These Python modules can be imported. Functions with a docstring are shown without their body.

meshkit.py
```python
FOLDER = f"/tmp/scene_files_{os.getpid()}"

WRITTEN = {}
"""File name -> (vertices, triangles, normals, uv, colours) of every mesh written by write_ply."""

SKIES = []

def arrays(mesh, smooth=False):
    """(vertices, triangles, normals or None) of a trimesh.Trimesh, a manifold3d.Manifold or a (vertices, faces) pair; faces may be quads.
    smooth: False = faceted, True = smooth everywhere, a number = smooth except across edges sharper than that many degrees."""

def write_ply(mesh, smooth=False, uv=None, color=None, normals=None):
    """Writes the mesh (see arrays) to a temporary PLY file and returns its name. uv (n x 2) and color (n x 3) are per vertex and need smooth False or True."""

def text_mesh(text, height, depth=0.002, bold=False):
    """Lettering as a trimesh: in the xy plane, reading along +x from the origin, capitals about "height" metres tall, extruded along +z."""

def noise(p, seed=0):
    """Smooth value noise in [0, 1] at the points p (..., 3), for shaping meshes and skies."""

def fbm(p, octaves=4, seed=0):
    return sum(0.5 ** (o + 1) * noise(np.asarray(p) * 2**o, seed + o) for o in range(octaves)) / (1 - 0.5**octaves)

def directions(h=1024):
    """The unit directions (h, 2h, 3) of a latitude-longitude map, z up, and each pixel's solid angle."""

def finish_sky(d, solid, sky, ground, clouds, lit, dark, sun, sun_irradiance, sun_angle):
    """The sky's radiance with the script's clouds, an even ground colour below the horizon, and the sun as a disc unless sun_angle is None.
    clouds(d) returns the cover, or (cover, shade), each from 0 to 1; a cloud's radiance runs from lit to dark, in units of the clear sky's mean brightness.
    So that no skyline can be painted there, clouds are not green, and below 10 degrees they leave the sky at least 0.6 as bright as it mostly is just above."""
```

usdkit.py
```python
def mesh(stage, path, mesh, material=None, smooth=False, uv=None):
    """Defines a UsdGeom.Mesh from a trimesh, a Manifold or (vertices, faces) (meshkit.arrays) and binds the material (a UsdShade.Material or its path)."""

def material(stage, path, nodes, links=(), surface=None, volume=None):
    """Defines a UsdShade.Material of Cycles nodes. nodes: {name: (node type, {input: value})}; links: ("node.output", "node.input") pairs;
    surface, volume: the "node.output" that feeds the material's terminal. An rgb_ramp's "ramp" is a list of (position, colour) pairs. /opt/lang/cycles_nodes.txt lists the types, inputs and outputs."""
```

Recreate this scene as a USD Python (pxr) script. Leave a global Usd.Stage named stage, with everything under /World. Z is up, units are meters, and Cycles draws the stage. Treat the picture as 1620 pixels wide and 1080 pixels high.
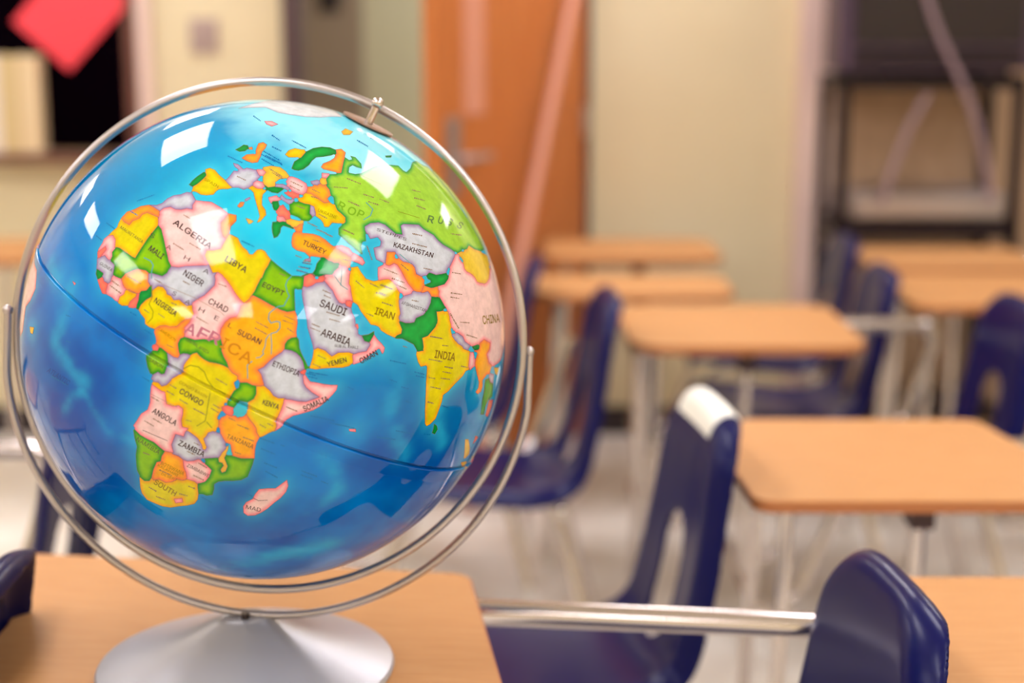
import math
import numpy as np
import shapely
import trimesh
import mapbox_earcut
import usdkit
import meshkit
from scipy.spatial import cKDTree
from scipy.interpolate import CubicSpline
from shapely.geometry import Polygon, LineString, Point, box as sbox
from shapely.ops import unary_union
from pxr import Usd, UsdGeom, UsdShade, UsdLux, Gf, Sdf, Vt

# ------------------------------------------------------------------ stage, camera, light, exposure
stage = Usd.Stage.CreateInMemory()
UsdGeom.SetStageUpAxis(stage, 'Z')
UsdGeom.SetStageMetersPerUnit(stage, 1.0)
UsdGeom.Xform.Define(stage, '/World')
UsdGeom.Scope.Define(stage, '/World/Looks')
FPX = 2500.0                                   # focal length in pixels of a 1620 px wide picture
TH = math.atan(520 / FPX)                      # the camera looks down by this angle
CAM = np.array([0, 0, 1.46])
EXPOSURE = -1.15
PANEL = 32.0                                   # radiance of the fluorescent ceiling panels
cam = UsdGeom.Camera.Define(stage, '/World/camera')
cam.CreateFocalLengthAttr(36.0 * FPX / 1620)
cam.CreateHorizontalApertureAttr(36.0)
cam.CreateFStopAttr(2.0)
cam.CreateFocusDistanceAttr(1.535)
cam.CreateClippingRangeAttr(Gf.Vec2f(0.05, 100))
cam.CreateExposureAttr(EXPOSURE)
cam.AddTranslateOp().Set(Gf.Vec3d(*CAM))
cam.AddRotateXOp().Set(90 - math.degrees(TH))
PANEL_X, PANEL_Y = (-3.06, -1.13, 0.87, 2.87), (-2.0, 0.52, 2.72, 4.9)
CEIL = 2.75
BACK = 5.42                                    # the back wall's distance

_r = np.array([1, 0, 0.])
_f = np.array([0, math.cos(TH), -math.sin(TH)])
_u = np.array([0, math.sin(TH), math.cos(TH)])


def ray(p):
    p = np.atleast_2d(np.asarray(p, float))
    d = (p[:, :1] - 810) / FPX * _r + _f - (p[:, 1:] - 540) / FPX * _u
    return d / np.linalg.norm(d, axis=1, keepdims=True)


def on_z(p, z):
    d = ray(p)
    return CAM + d * ((z - CAM[2]) / d[:, 2:])


def on_y(p, y):
    d = ray(p)
    return CAM + d * ((y - CAM[1]) / d[:, 1:2])


def lin(*c):
    c = np.array(c, float) / 255
    return tuple(np.where(c <= 0.04045, c / 12.92, ((c + 0.055) / 1.055) ** 2.4))


# ------------------------------------------------------------------ materials
def mat(name, color, rough=0.5, spec=0.5, metallic=0.0, coat=0.0, coat_rough=0.03, noise=None, bump=None, emit=None, coat_ior=1.5, stretch=None):
    """noise: (scale, colour 2, contrast low, high); bump: (scale, strength, distance)"""
    nodes = {'p': ('principled_bsdf', {'base_color': color, 'roughness': rough, 'specular_ior_level': spec, 'metallic': metallic,
                                       'coat_weight': coat, 'coat_roughness': coat_rough, 'coat_ior': coat_ior})}
    links = []
    if noise or bump:
        nodes['tc'] = ('texture_coordinate', {})
        src = 'tc.object'
        if stretch:
            nodes['mp'] = ('mapping', {'scale': stretch})
            links.append(('tc.object', 'mp.vector'))
            src = 'mp.vector'
    if noise:
        s, c2, lo, hi = noise
        nodes['n'] = ('noise_texture', {'scale': s, 'detail': 5.0, 'roughness': 0.6})
        nodes['rp'] = ('rgb_ramp', {'ramp': [(lo, color), (hi, c2)]})
        links += [(src, 'n.vector'), ('n.fac', 'rp.fac'), ('rp.color', 'p.base_color')]
    if bump:
        s, st, dist = bump
        nodes['bn'] = ('noise_texture', {'scale': s, 'detail': 3.0})
        nodes['b'] = ('bump', {'strength': st, 'distance': dist})
        links += [(src, 'bn.vector'), ('bn.fac', 'b.height'), ('b.normal', 'p.normal')]
    if emit is not None:
        nodes['p'][1].update({'emission_color': color, 'emission_strength': emit})
    return usdkit.material(stage, '/World/Looks/' + name, nodes, links, surface='p.BSDF')


M = {}
WALLC = lin(223, 212, 176)
M['wall'] = mat('wall_paint', WALLC, 0.6, 0.3, noise=(1.3, lin(220, 205, 164), 0.3, 0.7), bump=(60, 0.15, 0.002))
M['wall_dim'] = mat('hall_paint', lin(202, 197, 164), 0.7, 0.3)
M['ceiling'] = mat('ceiling_tile', lin(232, 226, 212), 0.9, 0.2, noise=(40, lin(222, 215, 200), 0.4, 0.6))
M['floor'] = mat('floor_vinyl', lin(240, 236, 226), 0.3, 0.4, noise=(2.2, lin(216, 204, 188), 0.35, 0.65))
M['dark'] = mat('dark_vinyl', lin(38, 26, 30), 0.5)
M['laminate'] = mat('desk_laminate', lin(198, 147, 94), 0.5, 0.2, noise=(14, lin(191, 137, 84), 0.35, 0.7), stretch=(1, 9, 9))
M['edge'] = mat('desk_edge', lin(176, 110, 62), 0.5)
M['navy'] = mat('navy_plastic', lin(15, 18, 72), 0.26, 0.16, bump=(900, 0.04, 0.001))
M['bright'] = mat('bright_chrome', lin(225, 222, 220), 0.1, metallic=1.0)
M['chrome'] = mat('chrome', lin(212, 205, 202), 0.17, 0.5, metallic=1.0)
M['steel'] = mat('painted_steel', lin(176, 168, 166), 0.38, 0.5, metallic=0.75)
M['ringmetal'] = mat('ring_metal', lin(186, 178, 174), 0.34, 0.5, metallic=0.85)
M['basemetal'] = mat('base_metal', lin(182, 183, 188), 0.34, 0.5, metallic=0.35, bump=(900, 0.06, 0.0005))
M['bolt'] = mat('bolt_metal', lin(70, 62, 62), 0.3, metallic=1.0)
M['glide'] = mat('nylon_glide', lin(225, 220, 210), 0.3)
M['glint_patch'] = mat('white_glint', lin(240, 240, 228), 0.5)
M['orange_door'] = mat('door_veneer', lin(200, 122, 62), 0.4, 0.3, noise=(6, lin(182, 102, 50), 0.35, 0.7), stretch=(8, 8, 0.6))
M['brown_door'] = mat('brown_panel', lin(184, 154, 124), 0.5, noise=(5, lin(170, 138, 108), 0.35, 0.7), stretch=(8, 8, 0.6))
M['hall_door'] = mat('hall_door_paint', lin(150, 132, 112), 0.55)
M['jamb'] = mat('dark_jamb', lin(74, 52, 56), 0.5)
M['mauve'] = mat('mauve_trim', lin(226, 200, 188), 0.5)
M['slate'] = mat('blackboard', lin(6, 2, 6), 0.9, 0.0)
M['oak'] = mat('dark_oak', lin(112, 66, 52), 0.5, noise=(8, lin(96, 54, 44), 0.35, 0.7), stretch=(6, 6, 1))
M['red'] = mat('red_paper', lin(244, 76, 86), 0.7, 0.2)
M['binder1'] = mat('binder_white', lin(232, 220, 206), 0.6)
M['binder2'] = mat('binder_tan', lin(206, 184, 134), 0.6)
M['binder3'] = mat('binder_cream', lin(222, 200, 158), 0.6)
M['plate'] = mat('switch_plate', lin(172, 152, 144), 0.4)
M['black'] = mat('black_steel', lin(30, 15, 20), 0.5, 0.3)
M['tv'] = mat('tv_plastic', lin(66, 44, 70), 0.4)
M['screen'] = mat('tv_glass', lin(30, 20, 34), 0.12)
M['cable'] = mat('grey_cable', lin(150, 128, 136), 0.5)
M['pole'] = mat('pale_pole', lin(208, 146, 120), 0.5)
M['vision'] = mat('vision_glass', lin(214, 148, 120), 0.25)
M['panel'] = mat('light_diffuser', lin(250, 246, 255), 0.5, emit=PANEL)
M['hall_fill'] = mat('hall_fill_glow', lin(252, 248, 255), 0.5, emit=32.0)
M['frame'] = mat('white_frame', lin(230, 228, 222), 0.5)
M['dial'] = mat('dial_plate', lin(126, 100, 82), 0.3)
M['cap'] = mat('chrome_pin', lin(214, 204, 196), 0.18, metallic=1.0)

# ------------------------------------------------------------------ object helpers
used = {}


def numbered(parent, name):
    k = (parent, name)
    n = used.get(k, 0)
    used[k] = n + 1
    return f'{parent}/{name}' if n == 0 else f'{parent}/{name}_{n:03d}'


def tag(p, label=None, cat=None, group=None, kind=None):
    for k, v in (('label', label), ('category', cat), ('group', group), ('kind', kind)):
        if v:
            p.SetCustomDataByKey(k, v)
    return p


def obj(name, mesh, m, parent=None, smooth=30, label=None, cat=None, group=None, kind=None):
    par = '/World' if parent is None else str(parent.GetPath())
    me = usdkit.mesh(stage, numbered(par, name), mesh, M[m] if isinstance(m, str) else m, smooth=smooth)
    return tag(me.GetPrim(), label, cat, group, kind)


def thing(name, label, cat, loc=(0, 0, 0), rotz=0.0, group=None):
    x = UsdGeom.Xform.Define(stage, numbered('/World', name))
    x.AddTranslateOp().Set(Gf.Vec3d(*map(float, loc)))
    if rotz:
        x.AddRotateZOp().Set(float(rotz))
    return tag(x.GetPrim(), label, cat, group)


def struct(name, mesh, m, parent=None, label=None):
    return obj(name, mesh, m, parent, smooth=False, label=label, kind=None if parent else 'structure')


def bx(x0, x1, y0, y1, z0, z1):
    b = trimesh.creation.box([x1 - x0, y1 - y0, z1 - z0])
    b.apply_translation([(x0 + x1) / 2, (y0 + y1) / 2, (z0 + z1) / 2])
    return b


def rbx(x0, x1, y0, y1, z0, z1, r=0.004, n=3):
    """A box with bevelled edges."""
    import manifold3d as m3
    c = []
    s = m3.Manifold.sphere(r, 4 * n)
    for x in (x0 + r, x1 - r):
        for y in (y0 + r, y1 - r):
            for z in (z0 + r, z1 - r):
                c.append(s.translate([x, y, z]))
    m = m3.Manifold.batch_hull(c).to_mesh()
    return trimesh.Trimesh(m.vert_properties[:, :3], m.tri_verts, process=True)


def join(*a):
    return trimesh.util.concatenate(list(a))


def tube(pts, r, n=14, closed=False, caps=True, smooth_pts=0):
    """A round rod along the points (radius a number or one per point)."""
    P = np.asarray(pts, float)
    rr = np.broadcast_to(np.asarray(r, float), (len(P),))
    T = np.roll(P, -1, 0) - np.roll(P, 1, 0)
    if not closed:
        T[0], T[-1] = P[1] - P[0], P[-1] - P[-2]
    T /= np.linalg.norm(T, axis=1, keepdims=True)
    nrm = np.cross(T[0], [0.123, 0.456, 0.789])
    nrm /= np.linalg.norm(nrm)
    V = []
    a = np.linspace(0, 2 * np.pi, n, endpoint=False)
    for i in range(len(P)):
        nrm = nrm - T[i] * (nrm @ T[i])
        nrm /= np.linalg.norm(nrm)
        b = np.cross(T[i], nrm)
        V.append(P[i] + rr[i] * (np.cos(a)[:, None] * nrm + np.sin(a)[:, None] * b))
    m = len(P)
    V = np.vstack(V)
    F = []
    for i in range(m if closed else m - 1):
        j = (i + 1) % m
        if closed and j == 0:      # find the twist that closes the loop best
            k0 = np.argmin([np.linalg.norm(V[i * n] - V[q]) for q in range(n)])
        else:
            k0 = 0
        for k in range(n):
            A, B = i * n + k, i * n + (k + 1) % n
            C, D = j * n + (k + k0) % n, j * n + (k + 1 + k0) % n
            F += [[A, B, D], [A, D, C]]
    if caps and not closed:
        V = np.vstack([V, P[0], P[-1]])
        for k in range(n):
            F += [[len(V) - 2, (k + 1) % n, k], [len(V) - 1, (m - 1) * n + k, (m - 1) * n + (k + 1) % n]]
    return trimesh.Trimesh(V, F, process=False)


def bend(pts, rad, n=7):
    """Rounds the corners of a polyline."""
    P = [np.asarray(p, float) for p in pts]
    out = [P[0]]
    for a, b, c in zip(P, P[1:], P[2:]):
        u, v = (a - b) / np.linalg.norm(a - b), (c - b) / np.linalg.norm(c - b)
        d = min(rad, 0.45 * np.linalg.norm(a - b), 0.45 * np.linalg.norm(c - b))
        for t in np.linspace(0, 1, n):
            out.append((1 - t) ** 2 * (b + u * d) + 2 * t * (1 - t) * b + t * t * (b + v * d))
    return np.array(out + [P[-1]])


def lathe(prof, n=48):
    return trimesh.creation.revolve(np.asarray(prof, float), sections=n)


def ball(c, r, sub=2):
    s = trimesh.creation.icosphere(sub, r)
    s.apply_translation(c)
    return s


def cells(poly, size):
    """Triangulates a polygon into a fine net of square cells, cut at its outline: (2-D points, triangles)."""
    if poly.is_empty:
        return np.zeros((0, 2)), np.zeros((0, 3), int)
    x0, y0, x1, y1 = poly.bounds
    i0, i1, j0, j1 = int(math.floor(x0 / size)), int(math.ceil(x1 / size)), int(math.floor(y0 / size)), int(math.ceil(y1 / size))
    I, J = np.meshgrid(np.arange(i0, i1), np.arange(j0, j1), indexing='ij')
    I, J = I.ravel(), J.ravel()
    sq = shapely.box(I * size, J * size, (I + 1) * size, (J + 1) * size)
    shapely.prepare(poly)
    full = shapely.contains_properly(poly, sq)
    part = shapely.intersects(poly, sq) & ~full
    V, F, n = [], [], 0
    for i, j in zip(I[full], J[full]):
        V += [(i * size, j * size), ((i + 1) * size, j * size), ((i + 1) * size, (j + 1) * size), (i * size, (j + 1) * size)]
        F += [(n, n + 1, n + 2), (n, n + 2, n + 3)]
        n += 4
    for g in shapely.intersection(poly, sq[part]):
        for q in getattr(g, 'geoms', [g]):
            if q.geom_type != 'Polygon' or q.area < size * size * 1e-5:
                continue
            rings = [np.array(r.coords)[:-1, :2] for r in [q.exterior, *q.interiors]]
            pts = np.vstack(rings)
            t = mapbox_earcut.triangulate_float64(pts, np.cumsum([len(r) for r in rings]).astype(np.uint32)).reshape(-1, 3)
            a = pts[t]
            flip = ((a[:, 1, 0] - a[:, 0, 0]) * (a[:, 2, 1] - a[:, 0, 1]) - (a[:, 1, 1] - a[:, 0, 1]) * (a[:, 2, 0] - a[:, 0, 0])) < 0
            t = t.copy()
            t[flip] = t[flip][:, ::-1]
            V += [tuple(p) for p in pts]
            F += [tuple(x + n) for x in t]
            n += len(pts)
    V, F = np.array(V), np.array(F, int)
    key = np.round(V / (size * 1e-4)).astype(np.int64)
    _, first, inv = np.unique(key, axis=0, return_index=True, return_inverse=True)
    F = inv.ravel()[F]
    F = F[(F[:, 0] != F[:, 1]) & (F[:, 1] != F[:, 2]) & (F[:, 0] != F[:, 2])]
    return V[first], F


# ------------------------------------------------------------------ the room
W0, W1, Y0 = -4.3, 4.0, -3.2
struct('floor', bx(W0, W1, Y0, BACK, -0.05, 0), 'floor', label=None)
struct('ceiling', bx(W0, W1, Y0, BACK, CEIL, CEIL + 0.05), 'ceiling')
px_x = lambda px, py=200, y=BACK: float(on_y([(px, py)], y)[0, 0])
DL, DR = px_x(452), px_x(934)                   # the doorway's outer edges
DTOP = 2.12
struct('wall_back', join(bx(W0, DL, BACK, BACK + 0.14, 0, CEIL), bx(DR, W1, BACK, BACK + 0.14, 0, CEIL), bx(DL, DR, BACK, BACK + 0.14, DTOP, CEIL)), 'wall')
struct('wall_left', bx(W0 - 0.1, W0, Y0, BACK + 0.14, 0, CEIL), 'wall')
struct('wall_right', bx(W1, W1 + 0.1, Y0, BACK + 0.14, 0, CEIL), 'wall')
struct('wall_front', bx(W0 - 0.1, W1 + 0.1, Y0 - 0.1, Y0, 0, CEIL), 'wall')
struct('baseboard_back', join(bx(W0, DL - 0.01, BACK - 0.012, BACK, 0, 0.1), bx(DR + 0.01, 0.93, BACK - 0.012, BACK, 0, 0.1)), 'dark')
# doorway, hall beyond it
HY = 7.6
struct('door_1', join(bx(DL, DL + 0.055, BACK - 0.03, BACK + 0.17, 0, DTOP), bx(DR - 0.035, DR, BACK - 0.03, BACK + 0.17, 0, DTOP), bx(DL, DR, BACK - 0.03, BACK + 0.17, DTOP - 0.05, DTOP)), 'jamb')
HX0, HX1 = -1.9, 1.4
struct('hall_floor', bx(HX0, HX1, BACK, HY, -0.05, 0), 'floor')
struct('hall_ceiling', bx(HX0, HX1, BACK + 0.14, HY, 2.6, 2.65), 'ceiling')
struct('hall_wall', join(bx(HX0, HX1, HY, HY + 0.1, 0, 2.6), bx(HX0 - 0.1, HX0, BACK + 0.14, HY, 0, 2.6), bx(HX1, HX1 + 0.1, BACK + 0.14, HY, 0, 2.6)), 'wall_dim')
hl = thing('added_hall_light', 'unseen white panel added on the hall ceiling to brighten the hall', 'ceiling light', (0.2, 6.5, 2.6))  # unseen lamp added to brighten the hall
obj('frame', join(bx(-0.3, 0.3, -0.62, -0.59, -0.03, 0), bx(-0.3, 0.3, 0.59, 0.62, -0.03, 0), bx(-0.3, -0.27, -0.59, 0.59, -0.03, 0), bx(0.27, 0.3, -0.59, 0.59, -0.03, 0)), 'frame', hl)
obj('diffuser', bx(-0.27, 0.27, -0.59, 0.59, -0.02, -0.012), 'hall_fill', hl)
hx0, hx1 = px_x(484, 200, HY), px_x(577, 200, HY)
hd = struct('door_2', join(bx(hx0 - 0.55, hx1, HY - 0.045, HY - 0.002, 0, 2.1)), 'hall_door', label='brown hallway door seen through the open doorway')
struct('door_window', rbx(px_x(505, 0, HY), px_x(540, 0, HY), HY - 0.055, HY - 0.046, 1.46, 1.9), 'dark', hd, label='small dark window')
# the trim and the brown door behind the cart
TX0, TX1 = px_x(1257), px_x(1313)
struct('trim_1', bx(TX0, TX1, BACK - 0.07, BACK, 0, 2.3), 'mauve', label='pinkish beige vertical trim beside the brown door')
d3 = struct('door_3', bx(TX1, TX1 + 0.98, BACK - 0.035, BACK - 0.001, 0, 2.2), 'brown_door', label='brown door behind the television cart')
struct('trim_2', bx(px_x(226), px_x(246), BACK - 0.03, BACK, 0.0, 2.3), 'mauve', label='pale vertical trim right of the blackboard')

# the open orange door
hinge = np.array([DR - 0.04, BACK - 0.02])
ang = math.radians(60)
dv = np.array([-math.cos(ang), -math.sin(ang)])
door = thing('classroom_door', 'orange wood classroom door standing open into the room', 'door', (hinge[0], hinge[1], 0), math.degrees(math.atan2(dv[1], dv[0])))
LEAF = 0.93
obj('leaf', rbx(0.0, LEAF, -0.022, 0.022, 0.012, 2.07, 0.003), 'orange_door', door)
obj('vision_panel', rbx(0.66, 0.78, -0.026, 0.026, 1.16, 1.95, 0.003), 'vision', door, label='narrow pinkish glass panel')
obj('push_plate', rbx(LEAF - 0.125, LEAF - 0.055, 0.0222, 0.027, 0.93, 1.16, 0.002), 'steel', door, label='pale metal plate')
hnd = obj('handle', tube(bend([(LEAF - 0.09, 0.022, 1.04), (LEAF - 0.09, 0.075, 1.04), (LEAF - 0.22, 0.075, 1.04)], 0.02), 0.010), 'steel', door)
for z in (0.3, 1.05, 1.62):
    obj('hinge', rbx(-0.02, 0.02, -0.032, 0.034, z, z + 0.1, 0.003), 'steel', door)

# leaning pole
pa = on_z([(742, 813)], 0.0)[0]
pb = on_y([(948, -215)], 5.385)[0]
tag(obj('leaning_pole', tube([pa + [0, 0, 0.012], (pa + pb) / 2, pb], 0.02), 'pole'), 'pale pinkish pole leaning in front of the open orange door', 'pole')

# the blackboard
BX0, BX1 = px_x(-420), px_x(222)
BZ = float(on_y([(150, 236)], BACK)[0, 2])
bb = thing('blackboard', 'black chalkboard with dark wooden frame on the back wall', 'blackboard', ((BX0 + BX1) / 2, BACK, BZ))
hw = (BX1 - BX0) / 2
obj('board', bx(-hw + 0.03, hw - 0.03, -0.02, 0, 0.0, 1.2), 'slate', bb)
obj('frame_side', rbx(hw - 0.035, hw, -0.03, 0, -0.02, 1.22), 'oak', bb)
obj('frame_side', rbx(-hw, -hw + 0.035, -0.03, 0, -0.02, 1.22), 'oak', bb)
obj('frame_top', rbx(-hw + 0.035, hw - 0.035, -0.03, 0, 1.2, 1.235), 'oak', bb)
obj('chalk_tray', join(rbx(-hw, hw, -0.13, 0, -0.035, -0.02, 0.003), rbx(-hw, hw, -0.13, -0.12, -0.02, -0.002, 0.003)), 'oak', bb)
L, B_, T_ = on_y([(20, 34), (110, 112), (214, -8)], BACK - 0.028)
Rr = np.array([L, B_, T_, L + T_ - B_])
red = np.vstack([Rr, Rr + [0, 0.002, 0]])
tag(obj('paper_sheet', trimesh.convex.convex_hull(red), 'red', smooth=False), 'red sheet of paper pinned askew on the blackboard', 'paper')
for a, b, m_, lab in ((-34, 7, 'binder1', 'off white binder at the left end of the chalk tray'), (8, 37, 'binder2', 'tan binder between the other two on the chalk tray'), (38, 69, 'binder3', 'cream binder standing rightmost on the chalk tray')):
    xa, xb = px_x(a, 160, BACK - 0.06), px_x(b, 160, BACK - 0.06)
    zt = float(on_y([(30, 88)], BACK - 0.11)[0, 2])
    t = thing('binder', lab, 'binder', ((xa + xb) / 2, BACK - 0.07, BZ - 0.019), 0, 'binders on the chalk tray')
    w_ = (xb - xa) / 2 - 0.0015
    h_ = zt - BZ + 0.02
    obj('cover', join(rbx(-w_, w_, -0.045, -0.041, 0, h_, 0.0015), rbx(-w_, -w_ + 0.004, -0.041, 0.04, 0, h_, 0.0015), rbx(w_ - 0.004, w_, -0.041, 0.04, 0, h_, 0.0015)), m_, t)
    obj('pages', bx(-w_ + 0.005, w_ - 0.005, -0.036, 0.036, 0.006, h_ - 0.008), 'frame', t)
sp = on_y([(323, 57)], BACK)[0]
sw = thing('light_switch', 'grey light switch plate on the cream wall', 'light switch', (sp[0], BACK, sp[2]))
obj('plate', rbx(-0.048, 0.048, -0.008, 0, -0.058, 0.058, 0.003), 'plate', sw)
for dx in (-0.022, 0.022):
    obj('toggle', rbx(dx - 0.006, dx + 0.006, -0.018, -0.008, -0.012, 0.012, 0.002), 'plate', sw)

# ceiling panels
for y in PANEL_Y:
    for x in PANEL_X:
        if (x, y) == (2.87, 2.72):                             # none there
            continue
        cn = ('leftmost', 'second from the left', 'third from the left', 'rightmost_added_fill')[PANEL_X.index(x)]  # the rightmost column is added to fill the room with light
        rn_ = ('rearmost row, behind the camera', 'row just above the camera', 'row above the desks', 'row nearest the back wall')[PANEL_Y.index(y)]
        t = thing('ceiling_light', f'fluorescent ceiling light, {cn} in the {rn_}', 'ceiling light', (x + 0.16 * (2.72 - y), y, CEIL), 5.0, 'ceiling lights')
        a, b = 0.25, 0.51
        obj('frame', join(bx(-a - 0.02, a + 0.02, -b - 0.02, -b, -0.012, 0), bx(-a - 0.02, a + 0.02, b, b + 0.02, -0.012, 0), bx(-a - 0.02, -a, -b, b, -0.012, 0), bx(a, a + 0.02, -b, b, -0.012, 0)), 'frame', t)
        obj('diffuser', bx(-a, a, -b, b, -0.008, -0.002), 'panel', t)

# ------------------------------------------------------------------ the school desks (desk and chair in one frame)
prof = np.array([(-0.215, 0.418), (-0.205, 0.442), (-0.16, 0.452), (-0.06, 0.447), (0.06, 0.437), (0.135, 0.442), (0.178, 0.468), (0.2, 0.52), (0.217, 0.6), (0.232, 0.7), (0.246, 0.79), (0.256, 0.832), (0.264, 0.852), (0.275, 0.866), (0.290, 0.874)])
arc = np.r_[0, np.cumsum(np.linalg.norm(np.diff(prof, axis=0), axis=1))]
SX, SZ = CubicSpline(arc, prof[:, 0]), CubicSpline(arc, prof[:, 1])
VL = arc[-1]
v_of_z = lambda z: float(np.interp(z, prof[6:, 1], arc[6:]))


def shell_mesh(thick=0.007):
    VB = arc[6]
    out = []
    n = 40
    vs = np.linspace(0, VL, 160)
    hw_ = np.interp(vs, [0, 0.12, VB, v_of_z(0.6), v_of_z(0.8), VL], [0.2, 0.214, 0.2, 0.196, 0.176, 0.16])
    # rounded ends
    r1 = 0
    for e in (0, 1):
        d = vs if e == 0 else VL - vs
        r1 = 0.08 if e == 0 else 0.125
        k = d < r1
        hw_[k] -= r1 - np.sqrt(np.maximum(r1 ** 2 - (r1 - d[k]) ** 2, 0))
    poly = Polygon(np.vstack([np.c_[hw_, vs], np.c_[-hw_[::-1], vs[::-1]]])).buffer(0)
    slot = LineString([(0, v_of_z(0.515)), (0, v_of_z(0.615))]).buffer(0.055)
    outline = poly.exterior
    poly = poly.difference(slot)
    V, F = cells(poly, 0.006)
    u, v = V[:, 0], V[:, 1]

    def surf(u, v):
        b = np.clip((v - VB) / (VL - VB), 0, 1)
        bk = np.clip((v - arc[5]) / (arc[8] - arc[5]), 0, 1)
        bk = bk * bk * (3 - 2 * bk)
        x, z = SX(v), SZ(v)
        lift = 0.35 * u * u
        inn = shapely.distance(shapely.points(np.c_[u, v]), outline)                 # the rim turns down / back all round
        roll = -0.030 * np.clip(1 - inn / 0.05, 0, 1) ** 2.2 * np.clip(v / 0.2, 0.35, 1)
        dx, dz = SX(v, 1), SZ(v, 1)
        L_ = np.hypot(dx, dz)
        nx, nz = -dz / L_, dx / L_
        a = (lift * (1 - bk) + 0.35 * u * u * bk) + roll
        return np.c_[x + nx * a, u, z + nz * a], np.c_[nx, 0 * u, nz]
    top, nr = surf(u, v)
    bot = top - nr * thick
    e = np.sort(np.vstack([F[:, [0, 1]], F[:, [1, 2]], F[:, [2, 0]]]), 1)
    E_ = np.vstack([F[:, [0, 1]], F[:, [1, 2]], F[:, [2, 0]]])
    _, ix, cnt = np.unique(e, axis=0, return_index=True, return_counts=True)
    be = E_[ix[cnt == 1]]
    N = len(V)
    side = np.vstack([np.c_[be[:, 1], be[:, 0], be[:, 0] + N], np.c_[be[:, 1], be[:, 0] + N, be[:, 1] + N]])
    # cells run (u, v); the seat's upper side must face up
    FF = np.vstack([F[:, ::-1], F + N, side[:, ::-1]])
    m = trimesh.Trimesh(np.vstack([top, bot]), FF, process=False)
    m.fix_normals()
    trimesh.smoothing.filter_taubin(m, lamb=0.5, nu=0.53, iterations=12)
    return m


SHELL = shell_mesh()


def round_rect(x0, x1, y0, y1, r, n=8):
    return sbox(x0 + r, y0 + r, x1 - r, y1 - r).buffer(r, quad_segs=n)


def slab(poly, z0, z1):
    m = trimesh.creation.extrude_polygon(poly, z1 - z0, engine='earcut')
    m.apply_translation([0, 0, z0])
    return m


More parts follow.
